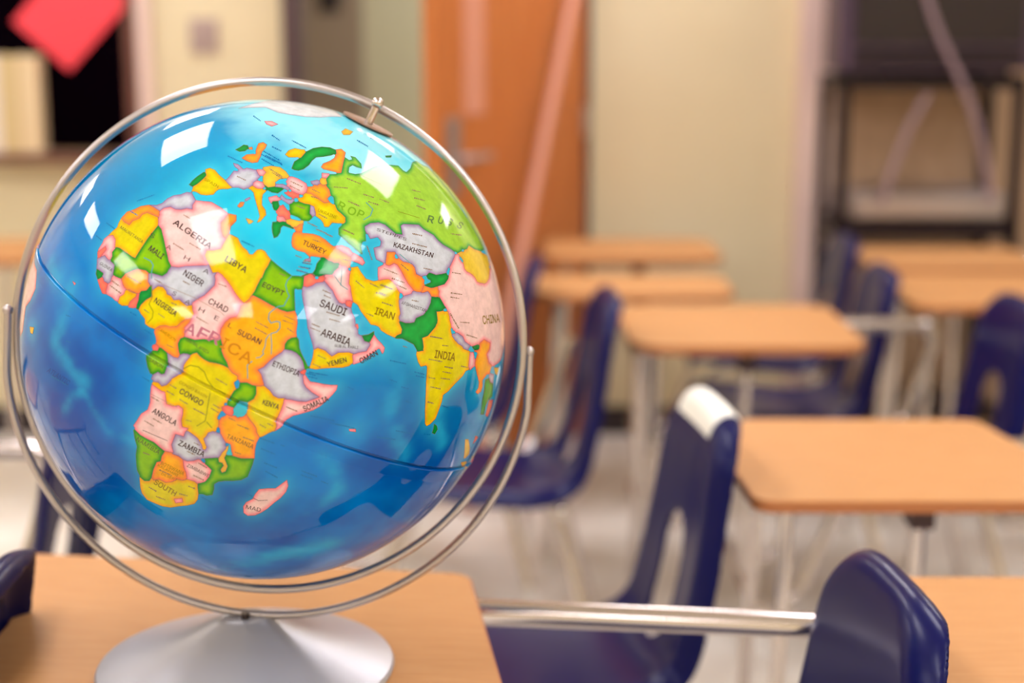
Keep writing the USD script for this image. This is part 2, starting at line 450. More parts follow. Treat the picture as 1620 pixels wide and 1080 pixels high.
def combo(label, x, y, dx0, dx1, dy0, dy1, rot=0.0, chair_rot=0.0, bar=True, glint_patch=False, poly=None, bend_x=0.17, rad=0.07, dz=0.0):
    """(x, y): where the seat's centre stands; dx, dy: the desk top's reach from there (before turning)."""
    t = thing('school_desk', label, 'school desk', (x, y, 0), rot, None)
    top = round_rect(dx0, dx1, dy0, dy1, rad)
    if poly is not None:                                       # a desk top of its own shape, given in the room
        c_, s_ = math.cos(math.radians(rot)), math.sin(math.radians(rot))
        top = Polygon([((px - x) * c_ + (py - y) * s_, -(px - x) * s_ + (py - y) * c_) for px, py in poly]).buffer(-0.03).buffer(0.03)
    obj('desktop', slab(top, 0.722, 0.74), 'laminate', t)
    obj('edge_band', slab(top.buffer(0.0025).difference(top.buffer(-0.001)), 0.7215, 0.7385), 'edge', t, label='darker brown desk edge')
    sh = SHELL.copy()
    Rz = trimesh.transformations.rotation_matrix(math.radians(chair_rot), [0, 0, 1])
    if dz:
        v_ = sh.vertices
        v_[:, 2] = np.where(v_[:, 2] > 0.46, 0.46 + (v_[:, 2] - 0.46) * (1 + dz / 0.4), v_[:, 2])
        sh.vertices = v_
    sh.apply_transform(Rz)
    obj('seat_shell', sh, 'navy', t, smooth=50, label='navy plastic seat and back shell')
    if glint_patch:  # white patch that paints the ceiling light's glint on the top lip
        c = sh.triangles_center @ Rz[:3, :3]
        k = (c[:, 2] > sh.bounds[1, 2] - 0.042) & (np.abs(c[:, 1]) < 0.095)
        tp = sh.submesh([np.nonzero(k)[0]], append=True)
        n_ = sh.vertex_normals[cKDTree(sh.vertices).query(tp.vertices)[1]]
        obj('glint_patch', trimesh.Trimesh(np.vstack([tp.vertices + n_ * 0.0016, tp.vertices + n_ * 0.0003]), np.vstack([tp.faces, tp.faces[:, ::-1] + len(tp.vertices)]), process=False), 'glint_patch', t, smooth=50, label='white patch painted as a glint over the top of the backrest')
    # frame: four legs, seat rails, arm tube, desk brackets
    yb = min(dy1 - 0.07, 0.3)
    legs = [((0.15, 0.15), (0.26, 0.24)), ((0.15, -0.15), (0.26, -0.24)), ((dx0 + 0.07, dy1 - 0.07), (dx0 + 0.05, dy1 - 0.03)), ((dx0 + 0.06, dy0 + 0.07), (dx0 + 0.04, dy0 + 0.04))]
    for k, (a, b) in enumerate(legs):
        ztop = 0.425 if k < 2 else 0.722
        obj('leg', tube([(b[0], b[1], 0.012), (a[0], a[1], ztop)], 0.0125, 12), 'chrome', t)
        obj('foot_glide', lathe([(0, 0), (0.018, 0), (0.018, 0.01), (0.0125, 0.022), (0, 0.022)], 16).apply_translation((b[0], b[1], 0.0)), 'glide', t)
    um = ((dx0 + dx1) / 2 + 0.02, (dy0 + dy1) / 2 - 0.06)
    obj('upright', tube([(um[0], um[1], 0.14), (um[0], um[1], 0.66)], 0.0125, 12), 'chrome', t)
    obj('bracket', rbx(um[0] - 0.02, um[0] + 0.02, um[1] - 0.03, um[1] + 0.03, 0.64, 0.7215), 'jamb', t, label='dark bracket on the upright')
    for s in (-1, 1):
        obj('glint_ball', ball((0.165, 0.152 * s, 0.395), 0.02, 3), 'bright', t, smooth=True, label='chrome ball added to catch a glint')  # balls added at the leg joints to catch a bright glint
        obj('seat_rail', tube(bend([(0.17, 0.15 * s, 0.424), (-0.14, 0.15 * s, 0.424), (-0.24, 0.15 * s, 0.16), ((dx0 + dx1) / 2 + 0.02, 0.15 * s, 0.14)], 0.05), 0.011, 12), 'chrome', t)
    obj('crossbar', tube([((dx0 + dx1) / 2 + 0.02, dy0 + 0.05, 0.14), ((dx0 + dx1) / 2 + 0.02, dy1 - 0.05, 0.14)], 0.011, 12), 'chrome', t)
    obj('desk_bracket', join(rbx(dx0 + 0.1, dx1 - 0.06, dy0 + 0.12, dy0 + 0.15, 0.698, 0.7215), rbx(dx0 + 0.1, dx1 - 0.06, dy1 - 0.15, dy1 - 0.12, 0.698, 0.7215)), 'jamb', t, label='dark bracket under the desk top')
    if bar:
        run = [(dx1 - 0.16, yb, 0.7085), (dx1 + 0.03, yb, 0.7085)] if bar is True else []
        obj('arm_tube', tube(bend(run + [(bend_x, yb, 0.7085), (bend_x - 0.09, yb - 0.005, 0.44), (0.02, 0.13, 0.412)], 0.06), 0.0165, 16), 'chrome', t, label='chrome tube from desk to seat')
        if bar is True:
            obj('tube_clamp', rbx(dx1 - 0.12, dx1 - 0.07, yb - 0.02, yb + 0.02, 0.69, 0.7215), 'jamb', t)
    return t


DE = dict(dx0=-0.80, dx1=-0.24, dy0=-0.20, dy1=0.27)
# row under the globe
combo('school desk carrying the globe, its navy chair back standing in the right foreground', 0.146, 1.62, -0.716, -0.236, -0.16, 0.34, -6, 12, bend_x=0.29,
      poly=[(-0.70, 2.052), (-0.605, 1.80), (-0.605, 1.49), (0.004, 1.48), (-0.013, 1.622), (-0.058, 1.967)])
combo('school desk whose navy chair back peeks in at the left edge beside the globe', -0.852, 1.65, **DE)
combo('school desk with only its bare top showing in the bottom right corner', 1.35, 1.73, -0.91, -0.26, -0.24, 0.225)
# second row
combo('school desk behind the globe, its slotted navy chair with a painted white glint standing in mid picture', 0.045, 2.42, glint_patch=True, dx0=-0.66, dx1=-0.24, dy0=-0.2, dy1=0.25, chair_rot=8, bar=False)
combo('school desk with the large tan top at the right, nearest of the clear tops there', 1.24, 2.51, -0.87, -0.32, -0.215, 0.255,
      poly=[(0.355, 2.514), (0.418, 2.774), (0.838, 2.770), (0.868, 2.58), (0.935, 2.30), (0.925, 2.281), (0.385, 2.281), (0.368, 2.30)])
combo('school desk with chrome tube showing left of the globe at mid height', -0.962, 2.48, **DE)
# third row
combo('school desk whose navy chair with a grey tube stands just right of the globe', -0.06, 3.45, **DE, chair_rot=4, bar='post', bend_x=0.2)
combo('school desk with bright chrome tube leading to the navy chair at the right edge', 0.88, 3.52, -0.615, -0.09, -0.11, 0.40, chair_rot=4, dz=-0.03)
# fourth row
combo('school desk hidden by the globe, its navy chair back against the orange door', -0.215, 4.08, **DE, bar=False, dz=-0.02)
combo('school desk with pale tan top second from the back wall right of the globe', 0.70, 4.1, -0.64, -0.115, -0.05, 0.29, bar=False, dz=-0.045)
combo('school desk with orange tan top at the right edge, second from the television cart', 1.80, 4.12, -0.79, -0.25, -0.22, 0.28)
# last row
combo('school desk with tan top farthest back, just below the cream wall', 0.74, 4.76, -0.635, -0.105, -0.09, 0.345, bar=False, dz=-0.055)
combo('school desk with brownish tan top right in front of the television cart', 1.84, 4.66, -0.80, -0.28, -0.17, 0.26)
combo('school desk with orange top far left, under the blackboard', -0.85, 4.85, -0.86, -0.26, -0.2, 0.27)

# ------------------------------------------------------------------ television cart
cx0, cx1 = px_x(1327, 220, 5.0), px_x(1622, 220, 5.0)
cw = (cx1 - cx0) / 2
cart = thing('television_cart', 'black steel television cart standing before the brown door', 'cart', ((cx0 + cx1) / 2, 5.19, 0))
for sx in (-1, 1):
    for sy in (-1, 1):
        obj('post', rbx(min(sx * cw, sx * (cw - 0.035)), max(sx * cw, sx * (cw - 0.035)), min(sy * 0.18, sy * 0.15), max(sy * 0.18, sy * 0.15), 0.09, 1.245, 0.003), 'black', cart)
        wh = lathe([(0, -0.014), (0.036, -0.014), (0.042, -0.008), (0.042, 0.008), (0.036, 0.014), (0, 0.014)], 20)
        wh.apply_transform(trimesh.transformations.rotation_matrix(math.pi / 2, [0, 1, 0]))
        wh.apply_translation((sx * (cw - 0.03), sy * 0.15, 0.042))
        obj('wheel', wh, 'black', cart)
        obj('fork', rbx(sx * (cw - 0.03) - 0.02, sx * (cw - 0.03) + 0.02, sy * 0.15 - 0.02, sy * 0.15 + 0.02, 0.08, 0.12), 'steel', cart)
for z, zh in ((0.15, 0.03), (0.755, 0.05), (1.225, 0.04)):
    obj('shelf', rbx(-cw, cw, -0.18, 0.18, z, z + zh, 0.004), 'black', cart)
tvt = thing('television', 'dark boxy tube television on top of the black cart', 'television', ((cx0 + cx1) / 2, 5.19, 1.266))
import manifold3d as m3
hull = m3.Manifold.hull_points(np.array([(sx * (cw + 0.02) * k, y, z * kk + 0.02) for sx in (-1, 1) for y, k, z0, z1, kk in ((-0.21, 1, 0, 0.47, 1), (0.0, 1, 0, 0.47, 1), (0.19, 0.62, 0.03, 0.36, 1)) for z in (z0, z1)]))
hm = hull.to_mesh()
obj('cabinet', trimesh.Trimesh(hm.vert_properties[:, :3], hm.tri_verts), 'tv', tvt)
obj('screen', rbx(-cw + 0.03, cw - 0.03, -0.222, -0.211, 0.10, 0.45, 0.004), 'screen', tvt)
obj('control_panel', rbx(-cw + 0.03, cw - 0.03, -0.218, -0.211, 0.035, 0.085, 0.003), 'black', tvt)
for sx in (-1, 1):
    obj('foot', rbx(sx * 0.2 - 0.04, sx * 0.2 + 0.04, -0.16, 0.1, 0, 0.021), 'black', tvt)
vcr = thing('video_player', 'grey video player on the middle shelf of the television cart', 'video player', ((cx0 + cx1) / 2 + 0.0, 5.19, 0.806))
obj('case', rbx(-cw + 0.06, cw - 0.04, -0.15, 0.15, 0.008, 0.085, 0.004), 'steel', vcr)
obj('front_panel', rbx(-cw + 0.07, cw - 0.05, -0.168, -0.160, 0.014, 0.075, 0.002), 'steel', vcr)
for sx in (-1, 1):
    obj('foot', bx(sx * 0.15 - 0.02, sx * 0.15 + 0.02, -0.14, 0.14, 0, 0.009), 'black', vcr)


def cable(pxs, y, r, label):
    P = on_y(pxs, y)
    t_ = np.linspace(0, 1, len(P))
    P = CubicSpline(t_, P)(np.linspace(0, 1, 40))
    return tag(obj('cable', tube(P, r, 10), 'cable'), label, 'cable')


cable([(1462, -40), (1490, 62), (1530, 150), (1556, 240), (1566, 322)], 4.955, 0.011, 'pale grey cable hanging down in front of the television to the player')
cable([(1470, 150), (1440, 200), (1415, 260), (1395, 322)], 4.985, 0.010, 'pale grey cable slanting to the left above the video player')

# ------------------------------------------------------------------ the globe
GC = np.array([-0.26148, 1.65644, 1.11766])     # centre and radius, from the photograph's outline of the ball
GR = 0.25387
POLE = np.array([0.4552, 0.0, 0.8904])
M_ = np.array([[-0.44013594, 0.77399874, 0.45519919], [-0.86928094, -0.49431836, 0.0], [0.22501332, -0.39569598, 0.89038963]])
BASE = np.array([-0.2969, 1.6559, 0.74])
view = (CAM - GC) / np.linalg.norm(CAM - GC)
e1 = np.cross([0, 0, 1.0], view)
e1 /= np.linalg.norm(e1)
e2 = np.cross(view, e1)


def sphere_dir(p):
    """Picture point -> the place on the ball that it shows (unit vectors)."""
    d = ray(p)
    oc = CAM - GC
    b = d @ oc
    disc = b * b - (oc @ oc - GR * GR)
    t = -b - np.sqrt(np.maximum(disc, 0))
    s = CAM + d * t[:, None] - GC
    return s / np.linalg.norm(s, axis=1, keepdims=True)


def flat(s):
    """Equal-area map of the ball about the side that faces the room, in metres."""
    s = np.atleast_2d(s)
    k = GR * np.sqrt(2 / np.maximum(1 + s @ view, 1e-6))
    return np.c_[k * (s @ e1), k * (s @ e2)]


def unflat(q):
    q = np.atleast_2d(q) / GR
    r2 = (q ** 2).sum(1)
    k = np.sqrt(np.maximum(1 - r2 / 4, 0))
    s = (q[:, :1] * e1 + q[:, 1:] * e2) * k[:, None] + (1 - r2 / 2)[:, None] * view
    return s / np.linalg.norm(s, axis=1, keepdims=True)


def lonlat(lon, lat):
    lo, la = np.radians(lon), np.radians(lat)
    return np.stack([np.cos(la) * np.cos(lo), np.cos(la) * np.sin(lo), np.sin(la)], -1) @ M_.T


SEAM = np.array([0.467, 0.034, 0.884]) / np.linalg.norm([0.467, 0.034, 0.884])    # the joint of the two halves, a little off the printed equator
SEAM_OFF = 0.0315
_ls = np.radians(np.array([-90, -3.6, -0.7, -0.52, -0.42, 0.12, 0.22, 90]))
_hs = np.array([0, 0, 0.0012, 0.0007, -0.0024, -0.0024, 0, 0])


def seam(lat):
    """The ball's two halves meet at the equator: a groove with a lip below it."""
    return np.interp(lat, _ls, _hs)


def seam_lat(s):
    return np.arcsin(np.clip(s @ SEAM + SEAM_OFF, -1, 1))


def on_ball(s, h):
    """Points and shading normals at the height h above the ball for unit vectors s (relative to the globe's foot)."""
    lat = seam_lat(s)
    r = GR + seam(lat)
    d = np.radians(0.05)
    slope = (seam(lat + d) - seam(lat - d)) / (2 * d) / GR
    north = SEAM - s * (s @ SEAM)[:, None]
    north /= np.maximum(np.linalg.norm(north, axis=1, keepdims=True), 1e-9)
    n = s - north * slope[:, None]
    n /= np.linalg.norm(n, axis=1, keepdims=True)
    return s * (r + h)[:, None] + (GC - BASE), n


def ball_mesh(name, s, F, h, m, parent, **primvars):
    P, N = on_ball(s, h)
    a = P[F]
    fl = (np.cross(a[:, 1] - a[:, 0], a[:, 2] - a[:, 0]) * N[F[:, 0]]).sum(1) < 0
    F = F.copy()
    F[fl] = F[fl][:, ::-1]
    me = usdkit.mesh(stage, numbered(str(parent.GetPath()), name), (P, F), M[m])
    me.CreateNormalsAttr(Vt.Vec3fArray.FromNumpy(N.astype(np.float32)))
    me.SetNormalsInterpolation('vertex')
    for k, v in primvars.items():
        v = np.asarray(v, np.float32)
        if v.ndim == 1:
            UsdGeom.PrimvarsAPI(me).CreatePrimvar(k, Sdf.ValueTypeNames.FloatArray, 'vertex').Set(Vt.FloatArray.FromNumpy(v))
        else:
            UsdGeom.PrimvarsAPI(me).CreatePrimvar(k, Sdf.ValueTypeNames.Color3fArray, 'vertex').Set(Vt.Vec3fArray.FromNumpy(v))
    return me.GetPrim()


CROPS = dict(A1=(140, 300, 7.714), A2=(330, 300, 7.714), A3=(140, 420, 7.714), A4=(330, 420, 7.714), A5=(200, 540, 7.714), A6=(360, 540, 7.714), A7=(200, 680, 7.714), A8=(340, 680, 7.714),
             B1=(290, 220, 9), B2=(400, 280, 9), B3=(440, 220, 9), B4=(560, 240, 7.714), B5=(430, 340, 9), B6=(560, 340, 7.714), B7=(540, 420, 7.714), B8=(640, 480, 9),
             C1=(640, 560, 9), C2=(660, 640, 9), C3=(340, 130, 6), C4=(470, 420, 9), C5=(700, 360, 6.75), C6=(0, 360, 4.154), D4=(400, 480, 2.7), PX=(0, 0, 1))


def dirs(text):
    """'A1 x,y x,y | LL lon,lat ...' -> unit vectors."""
    out = []
    for part in text.split('|'):
        w = part.split()
        q = np.array([[float(v) for v in x.split(',')] for x in w[1:]])
        if w[0] == 'LL':
            out.append(lonlat(q[:, 0], q[:, 1]))
        else:
            ox, oy, s = CROPS[w[0]]
            out.append(sphere_dir(q / s + [ox, oy]))
    return np.vstack(out)


# colours of the print: (field, tint along the border)
INK = dict(yellow=(lin(226, 214, 4), lin(244, 168, 20)), green=(lin(136, 196, 10), lin(8, 142, 34)), pink=(lin(246, 208, 202), lin(250, 132, 142)),
           grey=(lin(204, 211, 218), lin(160, 134, 174)), orange=(lin(254, 178, 22), lin(252, 126, 66)), leaf=(lin(160, 214, 60), lin(20, 160, 70)),
           emerald=(lin(10, 170, 62), lin(6, 128, 48)), salmon=(lin(250, 140, 100), lin(246, 104, 96)), gold=(lin(238, 204, 50), lin(236, 176, 60)), frost=(lin(224, 230, 230), lin(190, 200, 214)),
           lake=(lin(60, 196, 214), lin(60, 196, 214)))
LAND = [
    ('orange', 'western Sahara coast', 'A1 400,345 470,270 560,240 640,200 740,185 800,215 860,260 870,310 850,335 720,280 660,300 620,350 540,380 500,430 440,395'),
    ('grey', 'Morocco', 'A1 740,185 830,190 900,165 960,110 1040,70 1120,60 1200,30 1260,40 1310,130 1270,190 1270,240 1200,230 1130,245 1060,240 1000,210 920,225 870,262 800,215'),
    ('orange', 'Tunisia', 'A2 240,290 340,310 340,380 300,420 270,450 260,500 250,540 210,600 170,560 150,480 150,400 200,340'),
    ('pink', 'Algeria', 'A1 870,262 920,225 1000,210 1060,240 1130,245 1200,230 1270,240 1270,190 1310,130 1400,140 1500,150 1620,220 | A2 240,290 200,340 150,400 150,480 170,560 210,600 150,720 60,740 | A1 1440,740 1420,800 1440,860 1470,910 1440,920 1300,925 1180,930 1100,945 1010,930 980,870 950,740 920,600 890,480 850,430 860,330'),
    ('yellow', 'Libya', 'A2 250,540 300,560 360,590 385,650 420,700 470,740 500,790 540,790 590,735 640,725 690,750 720,800 760,850 730,920 690,980 650,1080 | A4 640,150 590,250 520,340 460,440 430,460 380,410 320,330 280,260 220,180 160,110 110,80 50,90 | A1 1500,980 1470,910 1440,860 1420,800 1440,740 | A2 60,735 150,715 210,605'),
    ('green', 'Egypt', 'A4 760,-76 830,-15 900,40 970,90 1020,125 1070,125 1120,130 1160,140 1140,230 1120,290 1080,290 1060,200 1040,180 1045,260 1050,400 1055,550 960,565 880,540 760,480 640,410 540,360 590,250 640,150'),
    ('orange', 'Sudan', 'A4 540,360 640,410 760,480 880,540 960,565 1055,550 1080,620 1085,700 1070,800 1075,860 1010,880 960,910 930,960 | A6 690,95 660,130 570,190 510,240 440,310 370,345 400,400 430,480 440,530 400,545 350,530 300,530 240,500 150,500 130,430 | A5 1360,410 1290,380 1250,320 1230,260 1190,190 1160,110 1170,40 | A4 150,900 140,830 150,770 200,690 260,640 340,620 370,560 390,490 430,460 460,440 520,390'),
    ('pink', 'Chad', 'A4 110,80 160,110 220,180 280,260 320,330 380,410 430,460 390,490 370,560 340,620 260,640 200,690 150,770 140,830 130,880 60,870 | A3 1500,910 1400,895 1300,905 1220,880 1170,870 1180,800 1170,760 1230,700 1280,650 1290,590 1270,540 1270,470 1330,410 1420,360 1480,300 1540,240 1550,170 1540,130 1560,90'),
    ('grey', 'Niger', 'A3 1010,10 980,50 960,90 900,130 830,110 770,90 730,100 730,170 770,230 790,285 850,250 910,260 950,310 960,350 1010,370 1040,420 1110,415 1160,460 1200,490 1260,480 1270,450 1330,410 1420,360 1480,300 1540,240 1550,170 1540,130 1560,90 1500,50 1470,-15 1440,-5 1300,0 1180,5 1100,20'),
    ('yellow', 'Nigeria', 'A3 790,290 850,250 910,260 950,310 960,350 1010,370 1040,420 1110,415 1160,460 1200,490 1265,480 1275,540 1290,590 1260,640 1190,650 1130,690 1080,740 1000,740 940,730 870,735 810,775 740,750 690,710 690,650 640,590 615,550 640,480 700,420 770,390 770,330'),
    ('orange', 'Cameroon', 'A3 810,775 870,735 940,730 1000,745 1080,740 1130,690 1190,650 1260,640 1230,700 1170,760 1180,800 1170,870 1120,890 1090,950 1090,1020 | A5 640,150 630,200 580,190 490,130 430,80 370,40 360,15 | A3 830,930 820,870 800,810'),
    ('salmon', None, 'A5 320,40 370,30 400,70 380,115 330,100 310,70'),
    ('green', 'Gabon', 'A5 400,70 490,100 500,160 510,240 500,310 470,390 430,400 390,370 330,400 290,390 260,310 245,220 250,160 320,110 380,110'),
    ('grey', 'Congo republic', 'A5 490,130 580,190 630,200 650,170 700,150 750,150 760,180 730,240 700,290 690,360 650,400 560,450 530,490 480,530 430,530 390,490 330,470 300,460 330,400 390,370 430,400 470,390 500,310 510,240'),
    ('green', 'Central Africa', 'A3 1090,950 1120,890 1170,870 1220,880 1300,905 1400,895 1500,910 1590,880 1620,890 | A5 1170,40 1165,110 1190,190 1230,260 1250,320 1180,290 1100,260 1010,245 950,220 900,180 860,130 810,130 760,160 700,145 650,160 635,100 630,40'),
    ('yellow', 'Congo', 'A5 810,150 860,135 900,180 950,220 1010,250 1100,265 1180,290 1250,325 1290,380 1360,420 1350,470 1310,500 1330,560 1300,620 1260,680 1230,720 1180,770 1160,800 1150,860 1110,920 1110,1000 1100,1080 | A7 990,20 970,80 940,100 960,160 980,210 960,245 930,230 920,180 870,100 820,60 750,10 | A5 760,1050 680,1040 670,960 690,880 690,820 640,780 570,790 490,760 480,680 470,610 430,600 310,510 330,490 390,500 430,545 490,530 540,480 560,450 650,400 690,370 700,290 730,240'),
    ('pink', 'Angola', 'A5 310,520 430,605 470,615 480,680 490,760 570,790 640,780 690,820 690,880 670,960 680,1040 760,1060 | A7 720,20 700,80 640,60 600,50 580,100 550,180 560,260 480,245 420,220 340,150 260,110 170,60 | A5 85,1025 130,960 180,880 260,830 290,740 290,650 300,560'),
    ('grey', 'Zambia', 'A7 600,50 640,60 700,80 720,20 750,10 820,60 870,100 920,180 930,230 960,245 980,210 960,160 940,110 970,80 1000,30 1060,15 1130,40 1180,110 1210,150 1200,220 1150,270 1120,330 1050,340 950,345 870,350 820,370 740,375 690,350 640,310 580,290 550,180 580,100'),
    ('gold', 'Malawi', 'A7 1210,230 1250,180 1240,240 1210,290 1190,340 1210,390 1230,440 1210,500 1160,510 1150,480 1190,430 1170,390 1130,380 1130,330 1180,290'),
    ('lake', None, 'A7 1250,180 1275,200 1285,290 1240,310 1215,290 1240,240'),
    ('lake', 'Lake Victoria', 'A5 1380,740 1480,760 1480,820 1430,890 1360,930 1310,890 1320,830'),
    ('orange', 'Tanzania', 'A5 1150,930 1220,900 1290,910 1320,900 1400,920 | A6 230,900 270,950 320,1010 350,1060 | A8 510,30 545,90 510,150 490,230 485,345 | A7 1400,340 1300,310 1280,250 1270,170 1210,150 1180,100 1150,40 | A5 1130,1010'),
    ('yellow', 'Kenya', 'A6 350,540 400,545 440,535 480,580 530,640 600,690 690,700 680,760 650,840 610,930 590,980 600,1030 560,1090 | A8 660,35 590,75 545,90 510,30 | A6 350,1060 320,1010 270,950 235,890 245,800 250,740 320,700 350,640'),
    ('green', 'Uganda', 'A6 150,500 240,500 300,530 350,540 350,640 320,700 250,745 190,720 140,740 90,790 0,760 0,720 30,680 80,600 140,560'),
    ('salmon', None, 'A5 1160,800 1220,780 1300,800 1310,870 1290,910 1220,890 1180,850'),
    ('grey', 'Ethiopia', 'A6 690,95 780,110 840,140 890,190 920,250 930,320 880,370 900,400 920,430 930,510 960,560 1030,620 1120,675 1050,700 960,730 860,720 770,700 690,690 620,690 560,660 520,600 450,540 430,470 410,400 370,345 440,310 510,240 570,190 660,130'),
    ('green', 'Eritrea', 'A4 930,960 960,910 1010,880 1075,870 1100,900 1110,1000 | A6 870,60 900,140 950,240 990,330 940,335 920,250 890,190 840,140 780,110 695,95'),
    ('salmon', None, 'A6 880,370 940,335 960,360 940,400 900,400'),
    ('pink', 'Somalia', 'A6 940,395 970,440 1010,490 1080,500 1180,520 1260,530 1345,530 1330,590 1280,650 1210,720 1130,790 1040,840 900,880 800,905 710,960 690,1000 640,1050 570,1095 600,1030 590,980 610,930 650,840 680,760 690,700 770,710 860,730 960,735 1050,705 1120,680 1030,620 960,560 930,510 915,430'),
    ('green', 'Mozambique', 'A7 950,345 1050,340 1120,335 1130,390 1170,400 1190,440 1150,490 1165,520 1210,505 1235,440 1215,390 1195,340 1215,300 1300,315 1400,345 1560,345 1540,420 1500,520 1480,570 1400,610 1300,620 1200,620 1120,630 1070,660 1070,720 1050,790 980,800 930,780 890,780 880,700 890,650 960,630 1010,570 1040,490 980,420'),
    ('pink', 'Zimbabwe', 'A7 690,360 740,380 820,375 870,355 900,360 940,400 980,430 1045,490 1010,570 990,610 940,640 880,650 830,620 740,590 730,520 700,450'),
    ('orange', 'Botswana', 'A7 470,260 560,290 640,320 690,360 700,450 730,520 740,590 690,610 620,600 560,630 480,640 400,600 330,610 310,570 330,480 370,390 420,380 430,320'),
    ('green', 'Namibia', 'A7 85,0 100,-10 170,60 260,110 340,150 420,220 470,260 430,320 420,380 370,390 330,480 310,570 280,620 220,620 170,570 130,490 120,400 115,300 130,200 100,100'),
    ('pink', None, 'A7 580,840 680,830 690,880 600,890'),
    ('yellow', 'South Africa', 'A7 160,570 220,620 280,620 310,580 330,610 400,600 480,640 560,630 620,600 690,615 740,600 830,625 870,660 870,700 880,780 870,850 830,900 740,920 640,930 540,945 440,930 340,890 250,850 190,770 170,700'),
    ('pink', 'Madagascar', 'A8 880,605 895,680 870,750 800,830 720,890 640,960 560,1010 490,1040 400,1045 350,1010 345,930 380,880 460,840 490,780 540,720 640,710 740,710 820,650'),
    ('yellow', 'Mauritania', 'A1 400,350 440,395 500,430 540,380 620,350 660,300 720,280 850,335 855,430 790,510 720,600 640,720 570,830 530,810 450,760 370,700 330,690 330,600 300,555 240,560 300,500 350,460 370,400'),
    ('salmon', None, 'A1 110,760 210,690 220,730 140,830 110,820'),
    ('pink', 'Senegal', 'A1 240,560 300,555 330,610 325,690 290,760 290,820 240,850 200,800 150,820 110,800 120,730 170,650 190,600'),
    ('grey', 'Guinea', 'A1 105,840 150,820 200,800 240,850 270,870 320,920 310,980 290,1030 | A3 290,110 270,200 230,215 190,180 180,90 150,70 | A1 100,960 105,900'),
    ('emerald', None, 'A1 100,970 160,950 185,990 180,1040 | A3 170,120 110,160 90,100'),
    ('salmon', None, 'A3 110,170 180,150 190,190 240,220 220,290 210,350 170,340 140,270'),
    ('pink', 'Ivory Coast', 'A3 270,200 290,130 350,140 400,180 420,230 450,300 430,350 380,380 360,440 330,430 290,390 220,350 210,290 240,220'),
    ('orange', 'Burkina', 'A3 400,160 450,100 540,60 600,40 700,60 740,100 730,160 720,220 740,250 710,300 640,300 590,340 540,330 480,300 440,270 420,230'),
    ('yellow', 'Ghana', 'A3 450,300 490,280 590,340 580,380 540,410 500,420 470,490 410,490 360,455 380,380 430,350'),
    ('salmon', None, 'A3 590,340 620,340 610,420 580,500 550,520 490,510 510,440 540,410'),
    ('emerald', 'Benin', 'A3 640,310 710,300 740,260 770,240 780,320 770,380 700,420 640,480 610,540 580,520 600,430 620,350'),
    ('green', 'Mali', 'A1 570,835 640,720 720,600 790,510 850,425 890,480 920,600 950,740 980,870 1010,930 970,1000 930,1050 870,1060 790,1030 740,1020 | A3 700,60 600,40 540,60 450,100 400,160 340,140 300,110 | A1 310,980 320,920 270,870 290,800 290,760 340,700 380,710 450,760 530,815'),
    ('grey', 'Saudi Arabia', 'A4 1150,270 1200,265 1260,250 1310,210 1400,200 1440,240 1500,310 1540,380 1590,440 | C4 590,520 650,545 700,580 770,610 780,660 820,740 830,800 820,850 850,880 870,940 860,970 920,1000 | B7 280,920 340,940 350,965 300,1040 200,1060 100,1060 0,1050 | A6 1540,150 1480,130 1350,130 1300,160 1270,175 1240,150 1190,110 1100,75 1050,100 | A4 1270,960 1240,860 1210,760 1200,660 1180,560 1150,420 1140,340'),
    ('emerald', None, 'B7 205,850 260,850 330,840 400,800 400,840 350,890 340,940 280,920 220,890'),
    ('salmon', None, 'B7 170,720 200,710 210,760 190,800 165,760'),
    ('pink', 'Oman', 'B7 400,840 440,900 490,950 530,1000 520,1050 500,1080 | D4 540,190 500,220 460,250 430,260 425,220 | B7 200,1064 305,1045 355,965 345,940'),
    ('yellow', 'Yemen', 'A6 1050,100 1100,75 1190,110 1240,155 1270,180 1300,165 1350,135 1480,130 1535,150 1530,260 1480,300 1400,320 1300,320 1150,330 1080,340 1010,330 1010,290 1040,180'),
    ('salmon', 'Jordan', 'A4 1165,130 1240,100 1270,110 1310,175 1400,130 1430,150 1400,198 1310,210 1260,245 1200,262 1155,250 1160,200'),
    ('pink', 'Iraq', 'C4 380,150 530,130 560,60 620,0 700,10 740,80 740,150 730,250 760,300 770,400 790,490 690,500 650,545 590,520 540,430 510,360 440,280 390,220'),
    ('salmon', None, 'C4 690,500 740,490 790,510 770,600 700,575'),
    ('emerald', 'Syria', 'B5 580,830 620,770 640,690 680,640 740,600 860,680 960,680 950,750 890,800 860,850 760,850 700,870 620,870'),
    ('emerald', None, 'B5 400,880 500,830 575,830 610,875 560,905 480,920 450,880'),
    ('orange', 'Turkey', 'B5 310,250 400,260 480,260 590,270 680,300 760,350 840,420 930,480 1030,540 1100,590 1130,640 1120,700 1100,750 1040,760 970,700 900,690 850,660 780,640 740,600 690,600 600,590 520,580 470,530 420,520 350,500 290,450 280,390 290,310'),
    ('orange', None, 'B5 330,190 400,130 440,120 440,180 430,240 340,240'),
    ('gold', 'Bulgaria', 'B2 480,610 560,600 640,620 720,640 720,680 690,720 620,720 540,680 500,650'),
    ('emerald', 'Greece', 'B2 280,640 400,640 480,660 540,690 570,740 520,720 430,690 400,720 390,790 350,850 300,870 280,800 270,720'),
    ('pink', None, 'B2 340,560 440,570 470,620 380,640 340,620'),
    ('salmon', None, 'B2 380,420 430,390 490,470 520,540 540,590 480,610 430,560 370,560 330,500'),
    ('emerald', None, 'B2 280,350 360,340 380,420 350,480 300,470 280,420'),
    ('pink', None, 'B2 220,290 340,260 390,330 350,340 280,345 260,380 230,330'),
    ('green', 'Romania', 'B2 520,400 560,370 640,350 740,390 810,390 810,450 800,520 840,590 790,630 720,620 640,570 560,540 530,480'),
